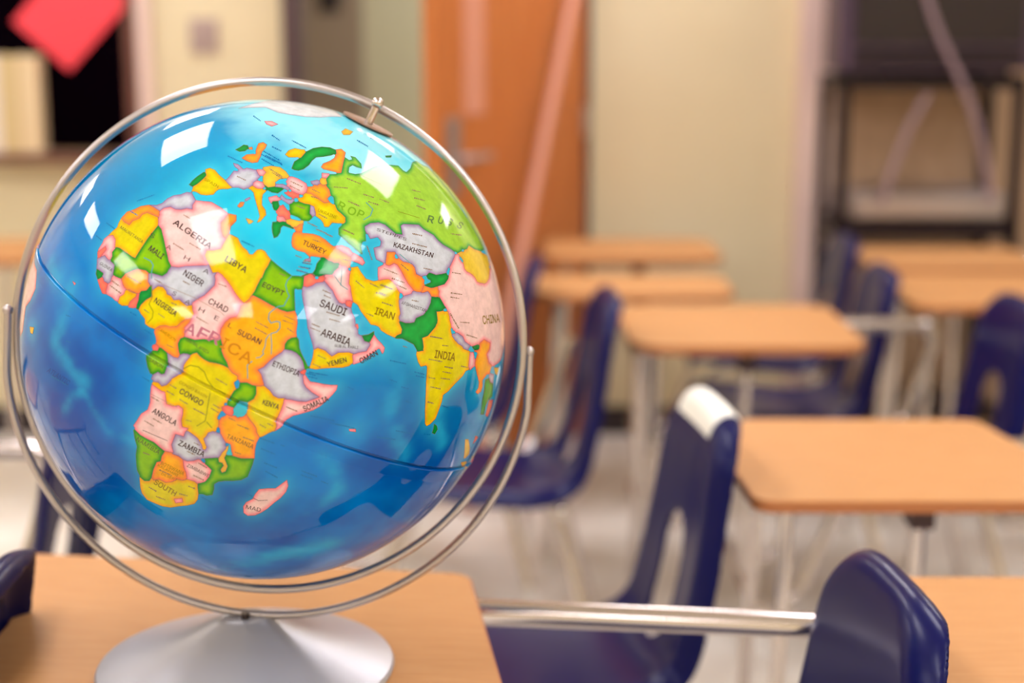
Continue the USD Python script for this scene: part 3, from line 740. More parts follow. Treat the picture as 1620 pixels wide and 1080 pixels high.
    ('grey', None, 'B2 820,400 870,420 890,500 860,570 810,520'),
    ('grey', None, 'B2 470,310 590,330 560,370 510,390 450,350 380,300 410,250'),
    ('salmon', None, 'B2 440,220 520,210 600,220 660,270 600,300 520,280'),
    ('orange', 'Belarus', 'B2 790,140 880,130 980,110 1050,130 1090,180 1110,260 1060,310 1100,360 1020,370 960,330 900,290 830,240 780,220'),
    ('yellow', 'Ukraine', 'B2 640,310 700,290 770,230 830,240 900,290 960,330 1020,370 1100,360 1160,410 1200,470 1260,520 1320,580 1300,640 1230,660 1130,650 1080,710 1020,710 1000,650 960,600 900,560 890,490 870,420 800,390 740,380 660,350'),
    ('pink', 'Poland', 'B3 110,600 190,530 280,560 400,630 420,690 400,760 330,790 260,770 200,740 150,680'),
    ('grey', None, 'B3 460,600 560,580 600,620 560,660 480,640'),
    ('gold', None, 'B3 600,560 680,560 700,640 640,660 590,620'),
    ('pink', None, 'B3 620,480 720,490 690,560 620,550'),
    ('gold', 'Germany', 'B1 1130,400 1250,380 1380,400 1460,460 1510,530 1450,560 1370,570 1300,620 1290,660 1210,670 1140,620 1130,560 1180,480'),
    ('pink', None, 'B1 1050,430 1130,430 1180,470 1130,530 1080,490'),
    ('grey', 'France', 'B1 710,340 780,360 860,430 900,410 960,420 1040,440 1070,500 1090,540 1040,590 1000,620 940,690 860,720 790,690 710,690 660,660 600,590 660,530 720,450 830,470 730,390'),
    ('pink', None, 'B1 1000,610 1060,590 1140,620 1140,690 1050,690 990,660'),
    ('emerald', None, 'B1 1140,640 1210,690 1300,690 1400,690 1420,720 1350,770 1260,760 1190,720'),
    ('grey', None, 'B1 1310,640 1420,640 1530,700 1490,730 1400,690 1310,680'),
    ('yellow', 'Spain', 'B1 310,430 380,410 450,440 510,510 580,570 640,640 700,690 640,710 560,710 500,720 460,750 430,790 330,800 250,790 180,750 120,740 140,690 200,650 260,590 320,530 340,490'),
    ('emerald', 'Portugal', 'B1 290,470 320,480 330,520 270,580 200,640 130,680 80,650 130,590 200,530'),
    ('yellow', 'Italy', 'B1 920,700 980,660 1050,700 1130,710 1180,740 1130,790 1120,860 1120,940 1170,1010 1180,1080 | B2 150,510 190,540 160,570 110,630 60,650 100,560 80,480 50,380 20,270 | B1 1000,760 960,720'),
    ('gold', None, 'A2 450,345 500,360 550,385 520,410 490,420'),
    ('orange', None, 'A2 350,200 390,150 440,150 420,200 380,220'),
    ('grey', None, 'A2 440,120 500,90 510,110 460,140'),
    ('grey', None, 'A2 1170,850 1240,835 1250,870 1180,875'),
    ('orange', 'Britain', 'B1 830,270 900,220 1000,210 1040,230 1030,170 1050,110 1070,60 1140,45 1190,80 1170,130 1120,180 1110,230 1080,290 1060,330 980,340 900,310'),
    ('emerald', 'Ireland', 'B1 740,150 800,120 860,80 920,90 930,130 880,170 800,180'),
    ('orange', None, 'B1 930,120 980,110 990,150 940,150'),
    ('yellow', 'Norway', 'B3 100,220 150,160 240,130 330,150 380,150 370,200 340,250 240,260 150,260'),
    ('emerald', 'Sweden', 'B3 190,420 230,320 330,260 400,180 500,130 620,110 740,120 810,150 820,200 760,230 650,250 540,260 480,310 440,370 360,430 290,450 230,440'),
    ('orange', 'Finland', 'B3 820,150 900,140 960,190 950,240 930,320 900,400 890,470 820,470 740,450 650,430 610,400 640,350 740,310 800,270 830,200'),
    ('orange', 'Uzbekistan', 'B6 400,450 490,450 500,530 560,540 610,580 700,600 740,650 760,730 820,760 860,790 850,850 830,920 780,930 720,900 660,830 620,760 580,680 520,600 490,590 430,620 400,600'),
    ('pink', 'Turkmenistan', 'B6 290,640 370,600 430,620 490,590 530,610 580,690 620,770 660,840 720,910 700,960 600,980 570,940 530,880 480,820 420,780 340,790 300,800 290,740'),
    ('grey', 'Kazakhstan', 'B6 130,140 200,100 300,90 380,120 450,180 510,230 590,240 570,130 600,110 700,115 790,120 850,175 920,215 970,245 1030,315 1090,365 1150,400 1230,470 1190,560 1160,620 1130,690 1000,720 900,700 860,740 820,750 760,720 740,640 700,590 600,570 550,530 500,450 400,450 390,540 370,590 270,540 250,470 240,400 320,380 330,320 290,270 200,290 180,260'),
    ('emerald', 'Kyrgyz land', 'B6 880,740 920,700 1000,730 1130,710 1150,760 1100,830 1000,860 940,880 870,850 960,810 900,780'),
    ('orange', None, 'B6 850,860 940,890 1010,880 1040,930 1030,990 950,980 900,930 820,950'),
    ('grey', 'Afghanistan', 'B7 710,430 760,370 830,350 860,310 930,320 1000,330 1060,310 1090,360 1080,420 1070,490 1030,540 1010,590 950,620 900,640 880,690 800,690 720,660 700,620 730,580 710,500'),
    ('emerald', 'Pakistan', 'B7 700,680 760,700 840,700 890,690 910,640 1000,600 1050,540 1090,450 1110,390 1180,380 1230,450 1270,520 1220,540 1160,550 1170,640 1170,700 1120,770 1050,850 980,870 990,960 1000,1040 920,1030 880,960 800,920 740,890 660,890 680,850 730,830 740,780'),
    ('yellow', 'Iran', 'B7 100,110 130,20 200,10 240,80 300,160 390,190 450,180 530,160 600,170 660,230 690,300 710,350 700,430 705,500 720,580 700,640 720,700 740,780 730,830 680,850 650,880 560,840 480,790 460,750 420,730 360,720 300,640 240,560 200,480 140,440 120,330 90,230'),
    ('pink', None, 'B5 1130,640 1170,540 1290,610 1330,680 1290,720 1240,690 1160,660'),
    ('pink', 'Georgia', 'B5 900,440 1000,430 1100,470 1160,550 1110,590 1030,540 930,480'),
    ('grey', 'Nepal', 'B8 690,430 760,430 830,480 860,550 940,600 900,660 840,640 800,580 720,530 680,460'),
    ('emerald', None, 'B8 960,620 1020,590 1070,610 1060,640 980,650'),
    ('yellow', 'India', 'B7 1160,560 1300,560 1320,620 1330,760 1350,860 1420,950 1500,1000 | B8 830,640 880,660 930,680 910,760 910,900 920,940 870,960 830,1030 | C1 800,340 720,420 620,530 550,580 530,680 490,790 440,920 360,1000 310,1025 290,990 290,800 300,600 305,400 320,190 310,160 230,180 190,110 165,10 | B8 170,690 260,670 270,620 260,540 250,490 330,460 390,390 440,330 470,240 460,150 450,110'),
    ('pink', None, 'B8 930,690 980,690 1000,790 990,900 930,950 910,900 920,780'),
    ('orange', 'Myanmar', 'B8 1070,560 1130,510 1220,560 1210,650 1170,720 1190,830 1240,880 1210,1000 | C1 1170,290 1110,370 1110,450 1090,530 1040,570 1010,540 1050,480 1060,400 1030,290 1010,200 1000,120 | B8 1010,800 1040,700 990,680 1060,650'),
    ('gold', 'Mongolia', 'C5 170,280 260,240 280,190 330,230 400,260 480,300 500,380 490,540 450,600 370,580 340,520 270,470 230,420 220,350'),
    ('pink', 'China', 'B6 1160,720 1180,620 1240,480 1280,480 1290,540 1340,600 1350,680 1440,720 1480,770 1530,830 1620,830 | C5 460,600 500,540 510,420 500,330 525,360 | C5 588,610 655,900 | B8 1430,350 1415,600 1370,800 1330,850 1240,900 1200,840 1170,720 1210,650 1220,560 1130,520 1070,570 960,610 940,600 860,540 830,470 760,420 690,380 640,230 600,80 570,20 | B7 1270,510 1230,440 1190,370 1180,280 1190,250 | B6 1030,880 1100,850 1150,780'),
    ('emerald', 'Thailand', 'C1 1150,360 1200,340 1230,420 1260,430 1250,600 1190,650 1150,740 1130,860 1080,860 1100,680 1130,540 1140,430'),
    ('grey', None, 'C1 1200,260 1270,290 1260,420 1220,400 1200,330'),
    ('salmon', None, 'C1 1200,660 1260,640 1240,750 1180,900 1150,870'),
    ('gold', None, 'C1 1270,190 1345,190 1320,300 1290,280'),
    ('gold', None, 'C2 680,490 730,490 750,620 740,700 700,750 660,770'),
    ('yellow', None, 'C2 620,820 700,800 690,900 640,880'),
    ('salmon', None, 'C2 830,440 870,460 820,530 790,560'),
    ('yellow', None, 'C2 770,740 830,700 820,760 780,790'),
    ('emerald', None, 'C2 240,270 280,300 290,350 250,420 210,400 230,340'),
    ('leaf', 'Russia', 'B3 1010,300 1060,290 1030,240 1100,260 1180,350 1190,420 1130,400 1060,370 1010,400 1000,480 1100,500 1180,490 | B4 250,180 400,160 540,170 600,230 640,250 690,200 710,130 760,110 850,170 900,185 | C5 360,60 410,150 440,240 400,250 340,230 280,190 260,230 210,230 170,270 | B6 1220,440 1150,400 1090,365 1030,315 970,245 920,215 850,175 790,120 700,115 600,110 570,130 590,240 510,230 450,180 380,120 300,90 200,100 130,140 | B5 1340,370 1290,380 1270,450 1290,560 1250,540 1150,450 1060,370 950,280 950,190 1050,100 1045,40 | B2 1260,520 1200,470 1160,370 1150,290 1110,260 1090,180 1050,130 | B3 680,620 690,560 740,500 830,500 900,480 930,330 950,260'),
    ('pink', 'Brazil', 'C6 250,110 230,230 245,280 235,400 200,480 170,520 160,600 150,680 136,715 122,640 130,560 140,480 180,340 215,200'),
    ('frost', 'Greenland', 'C3 220,250 400,195 600,170 800,190 1000,225 1140,270 1200,330 1000,335 860,330 720,310 600,290 480,240'),
    ('pink', 'Iceland', 'C3 470,370 540,370 600,400 540,420 490,400'),
    ('gold', None, 'C3 1200,470 1240,440 1310,470 1280,500 1220,500'),
    ('emerald', None, 'B4 380,50 460,45 450,70 390,70'),
    ('pink', None, 'C6 475,350 500,365 490,380'),
    ('pink', None, 'D4 410,535 440,535 440,548 412,545'),
    ('gold', None, 'C6 195,650 225,655 215,700 200,690'),
    # the far side, by longitude and latitude
    ('leaf', 'eastern Siberia', 'LL 112,72 128,73 140,72 160,70 178,69 -172,66 178,63 165,60 162,57 156,52 156,60 143,59 136,54 140,48 134,43 130,44 130,49 121,53 112,50 112,60'),
    ('pink', 'eastern China', 'LL 118,49 128,49 130,43 122,40 119,37 121,31 117,24 110,21 112,30 112,42'),
    ('green', 'Japan', 'LL 131,33 136,34 141,36 142,41 145,44 141,45 139,40 136,37 132,35'),
    ('salmon', 'Borneo', 'LL 109,1 113,3 117,7 119,4 117,-1 116,-4 110,-3'),
    ('yellow', 'New Guinea', 'LL 131,-1 138,-2 145,-5 150,-10 143,-9 138,-8 133,-4'),
    ('salmon', 'Australia', 'LL 114,-22 122,-18 129,-15 136,-12 137,-16 141,-13 142,-11 146,-19 153,-26 150,-37 144,-39 138,-35 131,-32 118,-35 115,-33'),
    ('green', 'New Zealand', 'LL 173,-35 178,-38 173,-43 167,-46 171,-42'),
    ('orange', 'Canada', 'LL -140,69 -125,70 -110,68 -95,68 -82,67 -93,60 -80,52 -78,60 -65,58 -56,52 -66,45 -80,44 -95,49 -123,49 -132,56 -140,60'),
    ('yellow', 'United States', 'LL -124,48 -95,49 -83,45 -70,45 -76,36 -81,30 -81,26 -84,30 -97,27 -106,32 -117,33 -123,39'),
    ('green', 'Mexico', 'LL -117,32 -106,31 -97,26 -97,20 -88,21 -84,14 -81,8 -86,11 -94,16 -105,20 -112,29 -114,30'),
    ('green', 'Alaska', 'LL -141,69 -156,71 -166,66 -158,58 -150,60 -141,60'),
    ('pink', 'Brazil', 'LL -50,2 -60,4 -69,0 -72,-8 -60,-14 -57,-20 -54,-27 -50,-29 -46,-24 -42,-21 -41,-14 -42,-5'),
    ('yellow', 'western South America', 'LL -60,8 -72,11 -78,7 -80,-3 -76,-14 -70,-18 -69,-10 -73,-8 -69,0 -60,5'),
    ('grey', 'southern South America', 'LL -69,-19 -62,-22 -57,-26 -58,-34 -62,-40 -66,-46 -69,-53 -74,-50 -73,-38 -71,-30'),
    ('frost', 'Antarctica', 'LL 0,-71 30,-69 60,-67 90,-66 120,-67 150,-69 170,-73 -160,-78 -130,-75 -100,-73 -70,-71 -58,-64 -60,-75 -30,-77'),
]
LETTERS = [   # text, crop, start and end of the word in it, height in picture pixels, ink
    ('MAURITANIA', 'A1', 395, 455, 665, 640, 5, 0), ('MALI', 'A1', 748, 705, 912, 822, 9, 0), ('ALGERIA', 'A1', 1045, 385, 1500, 700, 9, 0), ('LIBYA', 'A2', 212, 835, 465, 985, 9.5, 0),
    ('NIGER', 'A3', 1168, 80, 1400, 225, 9.5, 0), ('CHAD', 'A4', 5, 425, 235, 545, 9, 0), ('EGYPT', 'A4', 662, 225, 920, 345, 8, 0), ('SUDAN', 'A4', 357, 800, 640, 935, 8.5, 0),
    ('NIGERIA', 'A3', 812, 415, 1075, 595, 8.5, 0), ('CONGO', 'A5', 655, 595, 935, 760, 8.5, 0), ('CONGO BASIN', 'A5', 650, 490, 985, 675, 4.5, 1), ('ANGOLA', 'A5', 325, 835, 612, 1000, 8.5, 0),
    ('ZAMBIA', 'A7', 640, 150, 955, 300, 8.5, 0), ('NAMIBIA', 'A7', 130, 105, 405, 275, 7, 0), ('BOTSWANA', 'A7', 425, 400, 700, 535, 5.5, 1), ('KALAHARI', 'A7', 385, 425, 630, 555, 4, 1), ('DESERT', 'A7', 430, 530, 620, 610, 4, 1),
    ('SOUTH', 'A7', 345, 625, 605, 780, 8, 1), ('ZIMBABWE', 'A7', 745, 425, 1005, 560, 5, 0), ('TANZANIA', 'A7', 1230, 70, 1550, 205, 7, 0), ('KENYA', 'A6', 430, 735, 628, 800, 8, 0),
    ('SOMALIA', 'A6', 925, 825, 1225, 690, 8.5, 0), ('ETHIOPIA', 'A6', 555, 265, 880, 395, 8.5, 0), ('YEMEN', 'A6', 1215, 280, 1450, 220, 7.5, 0), ('OMAN', 'D4', 457, 247, 530, 208, 8.5, 0),
    ('SAUDI', 'C4', 330, 525, 700, 665, 11.5, 0), ('ARABIA', 'D4', 293, 120, 417, 166, 11.5, 0), ('RUB AL KHALI', 'D4', 350, 180, 450, 188, 4.5, 0), ('IRAN', 'C4', 1112, 640, 1385, 725, 11, 1),
    ('INDIA', 'B8', 430, 715, 722, 765, 12, 1), ('TURKEY', 'B5', 445, 385, 770, 535, 7.5, 0), ('KAZAKHSTAN', 'B6', 485, 360, 965, 495, 7.5, 0), ('STEPPES', 'B6', 280, 175, 640, 300, 4.5, 0),
    ('UKRAINE', 'B2', 930, 470, 1195, 580, 5, 1), ('GABON', 'A5', 280, 210, 452, 310, 6, 0), ('CENTRAL AFRICA', 'A3', 1195, 895, 1470, 1065, 5, 0), ('CAMEROON', 'A3', 855, 765, 1065, 915, 5, 1),
    ('GUINEA', 'A1', 145, 895, 290, 985, 5, 0), ('AFGHANISTAN', 'B7', 735, 450, 1035, 550, 5, 0), ('SPAIN', 'B1', 300, 565, 500, 680, 4.5, 1), ('MAD', 'A8', 380, 935, 560, 975, 6, 0), ('CHINA', 'B8', 1110, 235, 1350, 205, 13, 1),
    ('S', 'A1', 755, 545, 805, 575, 7, 0), ('A', 'A1', 955, 690, 1010, 715, 7, 0), ('H', 'A1', 1170, 820, 1235, 855, 7, 0), ('A', 'A1', 1405, 980, 1470, 1010, 7, 0),
    ('S', 'A3', 1030, 330, 1070, 350, 7, 0), ('A', 'A3', 1185, 430, 1240, 460, 7, 0), ('H', 'A3', 1350, 525, 1415, 560, 7, 0), ('E', 'A3', 1540, 630, 1590, 655, 7, 0), ('L', 'A4', 245, 720, 290, 745, 7, 0),
    ('R', 'B4', 900, 815, 975, 835, 11, 2), ('U', 'B4', 1030, 825, 1090, 845, 11, 2), ('S', 'B4', 1140, 840, 1200, 870, 11, 2), ('S', 'B4', 1270, 880, 1320, 915, 10, 2),
    ('A', 'PX', 294, 517, 310, 524, 17, 3), ('F', 'PX', 314, 524, 329, 532, 17, 3), ('R', 'PX', 332, 530, 348, 539, 17, 3), ('I', 'PX', 352, 541, 359, 545, 17, 4), ('C', 'PX', 361, 548, 380, 556, 17, 4), ('A', 'PX', 380, 560, 399, 568, 17, 4),
    ('R', 'B2', 1220, 385, 1310, 435, 11, 5), ('O', 'B2', 1355, 460, 1465, 510, 12, 5), ('P', 'B2', 1495, 505, 1580, 545, 11, 5),
    ('ATLANTIC', 'PX', 76, 584, 110, 606, 8, 6),
]
LINES = [   # rivers: (ink, width in picture pixels, points)
    (7, 1.6, 'A4 1010,130 960,180 940,240 960,320 985,370 950,430 920,490 850,500 800,530 740,580 730,650 760,700 830,680 870,690 870,760 830,810 760,830'),
    (7, 1.4, 'A4 740,840 700,900 690,980 660,1050 | A6 440,150 400,190 350,200'), (7, 1.4, 'A4 760,830 770,960 765,1080'), (7, 1.4, 'A6 300,240 240,290 245,380 245,450'),
    (8, 1.3, 'A5 700,330 780,290 880,310 950,370 990,470 1050,550 1200,650'), (8, 1.3, 'A5 1030,600 1010,700 990,800 980,880 960,970 860,1030'), (8, 1.3, 'A5 980,980 1040,1050'),
    (8, 1.2, 'A3 770,240 780,380 740,470 790,560 780,640 720,700'), (7, 1.6, 'A1 680,830 760,870 790,920 770,1000 770,1080'), (7, 1.2, 'B5 1000,740 990,900 980,1000'), (7, 1.2, 'B5 880,850 950,950 1000,1010 1080,1060'),
    (7, 1.3, 'B6 560,480 700,600'), (7, 1.6, 'B4 120,830 200,780 230,700 150,620'), (9, 0.7, 'A3 890,225 1290,390 1620,570 | A4 190,610'), (9, 0.7, 'A5 620,800 300,640'), (8, 1.0, 'B4 70,280 330,400'), (8, 1.0, 'B4 540,730 800,810'), (0, 0.9, 'A8 470,830 530,860 640,855'), (0, 0.9, 'A7 200,0 500,130'),
]
# places whose tiny names cannot be read in the photograph: short dashes (crop, x, y, length in picture pixels, angle)
DASH = [('A1', 1100, 695, 20, 32), ('A1', 1300, 690, 20, 30), ('A1', 1200, 330, 12, 30), ('A3', 850, 190, 13, 28), ('A3', 1195, 210, 12, 28), ('A3', 710, 555, 10, 35), ('A3', 890, 610, 11, 35), ('A3', 1040, 465, 9, 20), ('A3', 1390, 670, 22, 30), ('A3', 560, 175, 24, 30), ('A3', 330, 290, 22, 36), ('A3', 335, 220, 16, 36), ('A3', 530, 310, 12, 28), ('A3', 1000, 985, 13, 25),
        ('A4', 650, 720, 22, 28), ('A4', 640, 800, 22, 28), ('A4', 990, 640, 18, 22), ('A4', 970, 690, 18, 20), ('A4', 1000, 790, 12, 35), ('A4', 900, 110, 10, 20), ('A4', 170, 240, 14, 20), ('A4', 1310, 730, 14, 22), ('A4', 1300, 780, 17, 22), ('A4', 1520, 590, 22, 16), ('A4', 1540, 670, 18, 16), ('A4', 1440, 320, 14, 24), ('A4', 1450, 380, 12, 24),
        ('A5', 570, 550, 12, 30), ('A5', 540, 630, 14, 30), ('A5', 700, 735, 15, 30), ('A5', 890, 855, 22, 28), ('A5', 1160, 490, 20, 30), ('A5', 1100, 790, 12, 30), ('A5', 1080, 840, 14, 30), ('A5', 380, 970, 16, 30), ('A5', 280, 1000, 18, 30), ('A5', 350, 700, 14, 30), ('A5', 760, 965, 9, 15), ('A5', 1290, 950, 12, 25), ('A5', 1420, 1040, 20, 22),
        ('A6', 785, 825, 20, 22), ('A6', 1090, 295, 14, 25), ('A6', 1150, 190, 14, 25), ('A6', 430, 1030, 11, 30), ('A6', 520, 1010, 10, 25), ('A7', 790, 280, 14, 25), ('A7', 930, 430, 15, 30), ('A7', 880, 580, 18, 25), ('A7', 860, 170, 10, 25), ('A7', 480, 520, 22, 25), ('A7', 320, 720, 14, 30), ('A7', 800, 700, 12, 20), ('A7', 700, 790, 14, 15), ('A7', 420, 830, 16, 20), ('A7', 1360, 280, 10, 18), ('A7', 1490, 110, 18, 20), ('A7', 250, 290, 12, 20),
        ('B5', 640, 370, 14, 18), ('B5', 1060, 640, 11, 10), ('B5', 1390, 540, 24, 70), ('B5', 700, 230, 18, 22), ('B5', 820, 290, 12, 24), ('B5', 580, 140, 18, 25), ('B5', 500, 660, 12, 8), ('B5', 500, 690, 12, 10), ('B5', 450, 750, 16, 12), ('B5', 420, 800, 16, 18), ('B5', 380, 590, 10, 20), ('B6', 770, 240, 16, 12), ('B6', 800, 370, 24, 14), ('B6', 900, 660, 14, 12), ('B6', 450, 690, 24, 22), ('B6', 540, 800, 22, 20), ('B6', 560, 870, 22, 24), ('B6', 250, 860, 16, 25), ('B6', 390, 880, 20, 20), ('B6', 350, 960, 12, 20), ('B6', 620, 640, 16, 40), ('B6', 1250, 960, 18, 8), ('B6', 1230, 1010, 14, 10), ('B6', 1250, 710, 14, 10),
        ('B7', 560, 470, 18, 18), ('B7', 350, 600, 12, 22), ('B7', 480, 350, 16, 20), ('B7', 230, 230, 18, 40), ('B7', 560, 260, 20, 22), ('B7', 1180, 880, 16, 12), ('B7', 900, 430, 11, 12), ('B7', 780, 990, 8, 16), ('B8', 440, 810, 22, 10), ('B8', 630, 910, 14, 10), ('B8', 600, 980, 14, 10), ('B8', 850, 900, 11, 12), ('B8', 440, 480, 17, 10), ('B8', 580, 600, 10, 5), ('B8', 710, 250, 28, 60), ('B8', 960, 470, 18, 18), ('B8', 860, 270, 16, 4), ('C1', 440, 480, 16, 12), ('C1', 580, 350, 15, 8), ('C1', 370, 690, 10, 15), ('C1', 390, 340, 10, 10),
        ('B2', 1000, 560, 16, 28), ('B2', 900, 200, 14, 25), ('B2', 620, 100, 20, 25), ('B2', 600, 160, 18, 25), ('B2', 1250, 150, 22, 5), ('B2', 1440, 380, 20, 24), ('B2', 1360, 780, 20, 24), ('B2', 1440, 60, 24, 22), ('B2', 880, 290, 12, 15), ('B2', 680, 430, 14, 20), ('B1', 1320, 480, 24, 32), ('B1', 1340, 520, 20, 30), ('B1', 830, 560, 16, 25), ('B4', 800, 580, 18, 14), ('B4', 760, 480, 14, 14), ('B4', 820, 680, 16, 22), ('B4', 180, 540, 18, 18), ('B4', 240, 630, 18, 18), ('B4', 370, 600, 16, 22), ('B4', 1250, 1010, 18, 8)]
SEADASH = [('A3', 550, 590, 12, 30), ('A3', 590, 820, 16, 30), ('A3', 590, 860, 16, 30), ('A3', 730, 810, 14, 32), ('A5', 240, 460, 14, 32), ('A8', 640, 130, 24, 20), ('A8', 650, 260, 24, 22), ('A8', 830, 190, 8, 20), ('A8', 680, 430, 22, 22), ('A8', 690, 540, 22, 28), ('A8', 1150, 530, 26, 20), ('A8', 1120, 570, 20, 20), ('A8', 1340, 640, 12, 22), ('A8', 420, 790, 10, 25), ('A7', 980, 850, 20, 28), ('D4', 300, 490, 40, 12), ('D4', 380, 520, 40, 12), ('D4', 620, 250, 26, 12), ('D4', 600, 330, 12, 20), ('D4', 650, 360, 12, 15), ('D4', 660, 420, 8, 20), ('D4', 650, 550, 30, 10), ('D4', 570, 575, 30, 8), ('D4', 820, 440, 10, 20), ('D4', 280, 300, 30, 10), ('C1', 210, 270, 16, 14), ('C1', 220, 320, 14, 12), ('C1', 60, 680, 9, 20), ('C1', 590, 750, 8, 15), ('C2', 140, 420, 10, 5), ('A1', 270, 440, 16, 35), ('A1', 560, 290, 14, 30), ('A1', 700, 100, 30, -20), ('A1', 130, 590, 12, 40), ('A2', 480, 660, 22, 25), ('A2', 1200, 900, 16, 10), ('A2', 1180, 950, 16, 10), ('A2', 1140, 1000, 18, 12), ('B1', 740, 290, 26, 25), ('B1', 1210, 270, 26, 28), ('B1', 1300, 300, 26, 28), ('B1', 1330, 140, 16, 26), ('B1', 1200, 330, 22, 30), ('C3', 580, 530, 16, 35), ('C3', 540, 700, 30, 30), ('C3', 560, 740, 30, 30), ('C3', 800, 590, 26, 28), ('C3', 1400, 580, 20, 30), ('C3', 1520, 545, 16, 20), ('C3', 400, 345, 14, 35), ('A6', 1020, 400, 14, 14), ('A6', 1040, 440, 14, 14), ('A6', 1500, 570, 10, 25), ('C6', 450, 580, 8, 20), ('C6', 450, 750, 8, 20), ('PX', 94, 602, 28, 30)]
INKS = [lin(70, 52, 50), lin(128, 104, 10), lin(84, 118, 60), lin(176, 106, 122), lin(186, 120, 14), lin(112, 162, 30), lin(10, 70, 140), lin(84, 146, 150), lin(126, 130, 20), lin(150, 130, 110), lin(10, 104, 160)]

# print inks as glossy plastic
def print_mat(name, c0, c1=None, bump=0.05):
    nodes = {'p': ('principled_bsdf', {'base_color': c0, 'roughness': 0.6, 'specular_ior_level': 0.0, 'coat_weight': 1.0, 'coat_roughness': 0.02 if c1 is None else 0.025, 'coat_ior': 1.36})}
    links = []
    if c1 is not None:
        nodes['a'] = ('attribute', {'attribute': 'rim'})
        nodes['m'] = ('mix_color', {'a': c0, 'b': c1})
        nodes['tc'] = ('texture_coordinate', {})
        nodes['n'] = ('noise_texture', {'scale': 95.0, 'detail': 6.0, 'roughness': 0.65})
        nodes['r'] = ('map_range', {'from_min': 0.3, 'from_max': 0.7, 'to_min': 0.8, 'to_max': 1.1})
        nodes['h'] = ('hsv', {})
        links += [('a.fac', 'm.fac'), ('m.result', 'h.color'), ('tc.object', 'n.vector'), ('n.fac', 'r.value'), ('r.result', 'h.value'), ('h.color', 'p.base_color')]
        nodes['b'] = ('bump', {'strength': bump, 'distance': 0.0012})
        links += [('n.fac', 'b.height'), ('b.normal', 'p.normal'), ('b.normal', 'p.coat_normal')]
    return usdkit.material(stage, '/World/Looks/' + name, nodes, links, surface='p.BSDF')


for k, (a, b) in INK.items():
    M['print_' + k] = print_mat('print_' + k, tuple(0.84 * x for x in a), tuple(0.84 * x for x in b))
M['print_grey_rough'] = print_mat('print_grey_rough', *[tuple(0.84 * x for x in c) for c in INK['grey']], bump=0.7)
for i, c_ in enumerate(INKS):
    M['ink_%d' % i] = print_mat('ink_%d' % i, c_)
nodes = {'a': ('attribute', {'attribute': 'sea'}), 'p': ('principled_bsdf', {'roughness': 0.6, 'specular_ior_level': 0.0, 'coat_weight': 1.0, 'coat_roughness': 0.015, 'coat_ior': 1.36})}
M['sea'] = usdkit.material(stage, '/World/Looks/print_sea', nodes, [('a.color', 'p.base_color')], surface='p.BSDF')

globe = thing('globe', 'large glossy political world globe in a silver wire ring on a round metal foot', 'globe', BASE)
mm = GR / 380 / 1.03                                   # about one picture pixel on the ball, in metres

# countries: clean outlines that share their borders
polys = []
for col, nm, txt in LAND:
    p = Polygon(flat(dirs(txt))).buffer(0)
    polys.append(max(p.geoms, key=lambda g: g.area) if p.geom_type == 'MultiPolygon' else p)
raw = list(polys)
land = unary_union([p.buffer(2.2 * mm) for p in raw]).buffer(-2.2 * mm)
# where the land's closing must keep water open (the Caspian, the Gulf, the Red Sea)
final, taken = [], None
tree = shapely.STRtree(raw)
for i, p in enumerate(raw):
    txt = LAND[i][2]
    near = [raw[j] for j in tree.query(p.buffer(6 * mm)) if j != i]
    g = p.buffer(2.0 * mm, join_style=2, mitre_limit=1.5).intersection(land)
    later = unary_union([q for j, q in ((j, raw[j]) for j in tree.query(p.buffer(6 * mm))) if j > i]) if near else Polygon()
    grown = g.difference(unary_union(near)) if near else g
    body = p if taken is None else p.difference(taken)
    g = body.union(grown if taken is None else grown.difference(taken)).buffer(0)
    g = g.buffer(-0.3 * mm).buffer(0.3 * mm)
    if txt.startswith('LL') and g.geom_type == 'MultiPolygon':
        g = max(g.geoms, key=lambda q: q.area)
    if g.geom_type == 'MultiPolygon':
        g = shapely.MultiPolygon([q for q in g.geoms if q.area > (3 * mm) ** 2]) if any(q.area > (3 * mm) ** 2 for q in g.geoms) else max(g.geoms, key=lambda q: q.area)
    final.append(g)
    taken = g if taken is None else taken.union(g)

# the sea: the whole ball, its print paler over the shelves
lat_rows = np.radians(np.unique(np.round(np.r_[np.linspace(-90, -7, 124), np.linspace(-7, -3, 18), np.linspace(-3, -1.1, 56), np.linspace(-1.1, 2, 8), np.linspace(2, 90, 130)], 5)))
NLON = 620
lo = np.linspace(0, 2 * np.pi, NLON, endpoint=False)
LA, LO = np.meshgrid(lat_rows, lo, indexing='ij')
fx = np.cross([0, 1.0, 0], SEAM)
fx /= np.linalg.norm(fx)
S = np.stack([np.cos(LA) * np.cos(LO), np.cos(LA) * np.sin(LO), np.sin(LA)], -1).reshape(-1, 3) @ np.stack([fx, np.cross(SEAM, fx), SEAM])
i_, j_ = np.meshgrid(np.arange(len(lat_rows) - 1), np.arange(NLON), indexing='ij')
A_, B2_ = i_ * NLON + j_, i_ * NLON + (j_ + 1) % NLON
F = np.vstack([np.c_[A_.ravel(), B2_.ravel(), (B2_ + NLON).ravel()], np.c_[A_.ravel(), (B2_ + NLON).ravel(), (A_ + NLON).ravel()]])
edge_pts = []
for g in final:
    for q in getattr(g, 'geoms', [g]):
        ln = q.exterior
        edge_pts.append(unflat(np.array([ln.interpolate(t).coords[0] for t in np.arange(0, ln.length, 2 * mm)])))
dist = cKDTree(np.vstack(edge_pts)).query(S)[0] * GR
Q_ = S @ M_
Lat, Lon = np.degrees(np.arcsin(np.clip(Q_[:, 2], -1, 1))), np.degrees(np.arctan2(Q_[:, 1], Q_[:, 0]))
n1 = meshkit.fbm(S * 7 + 11, 5, 3)
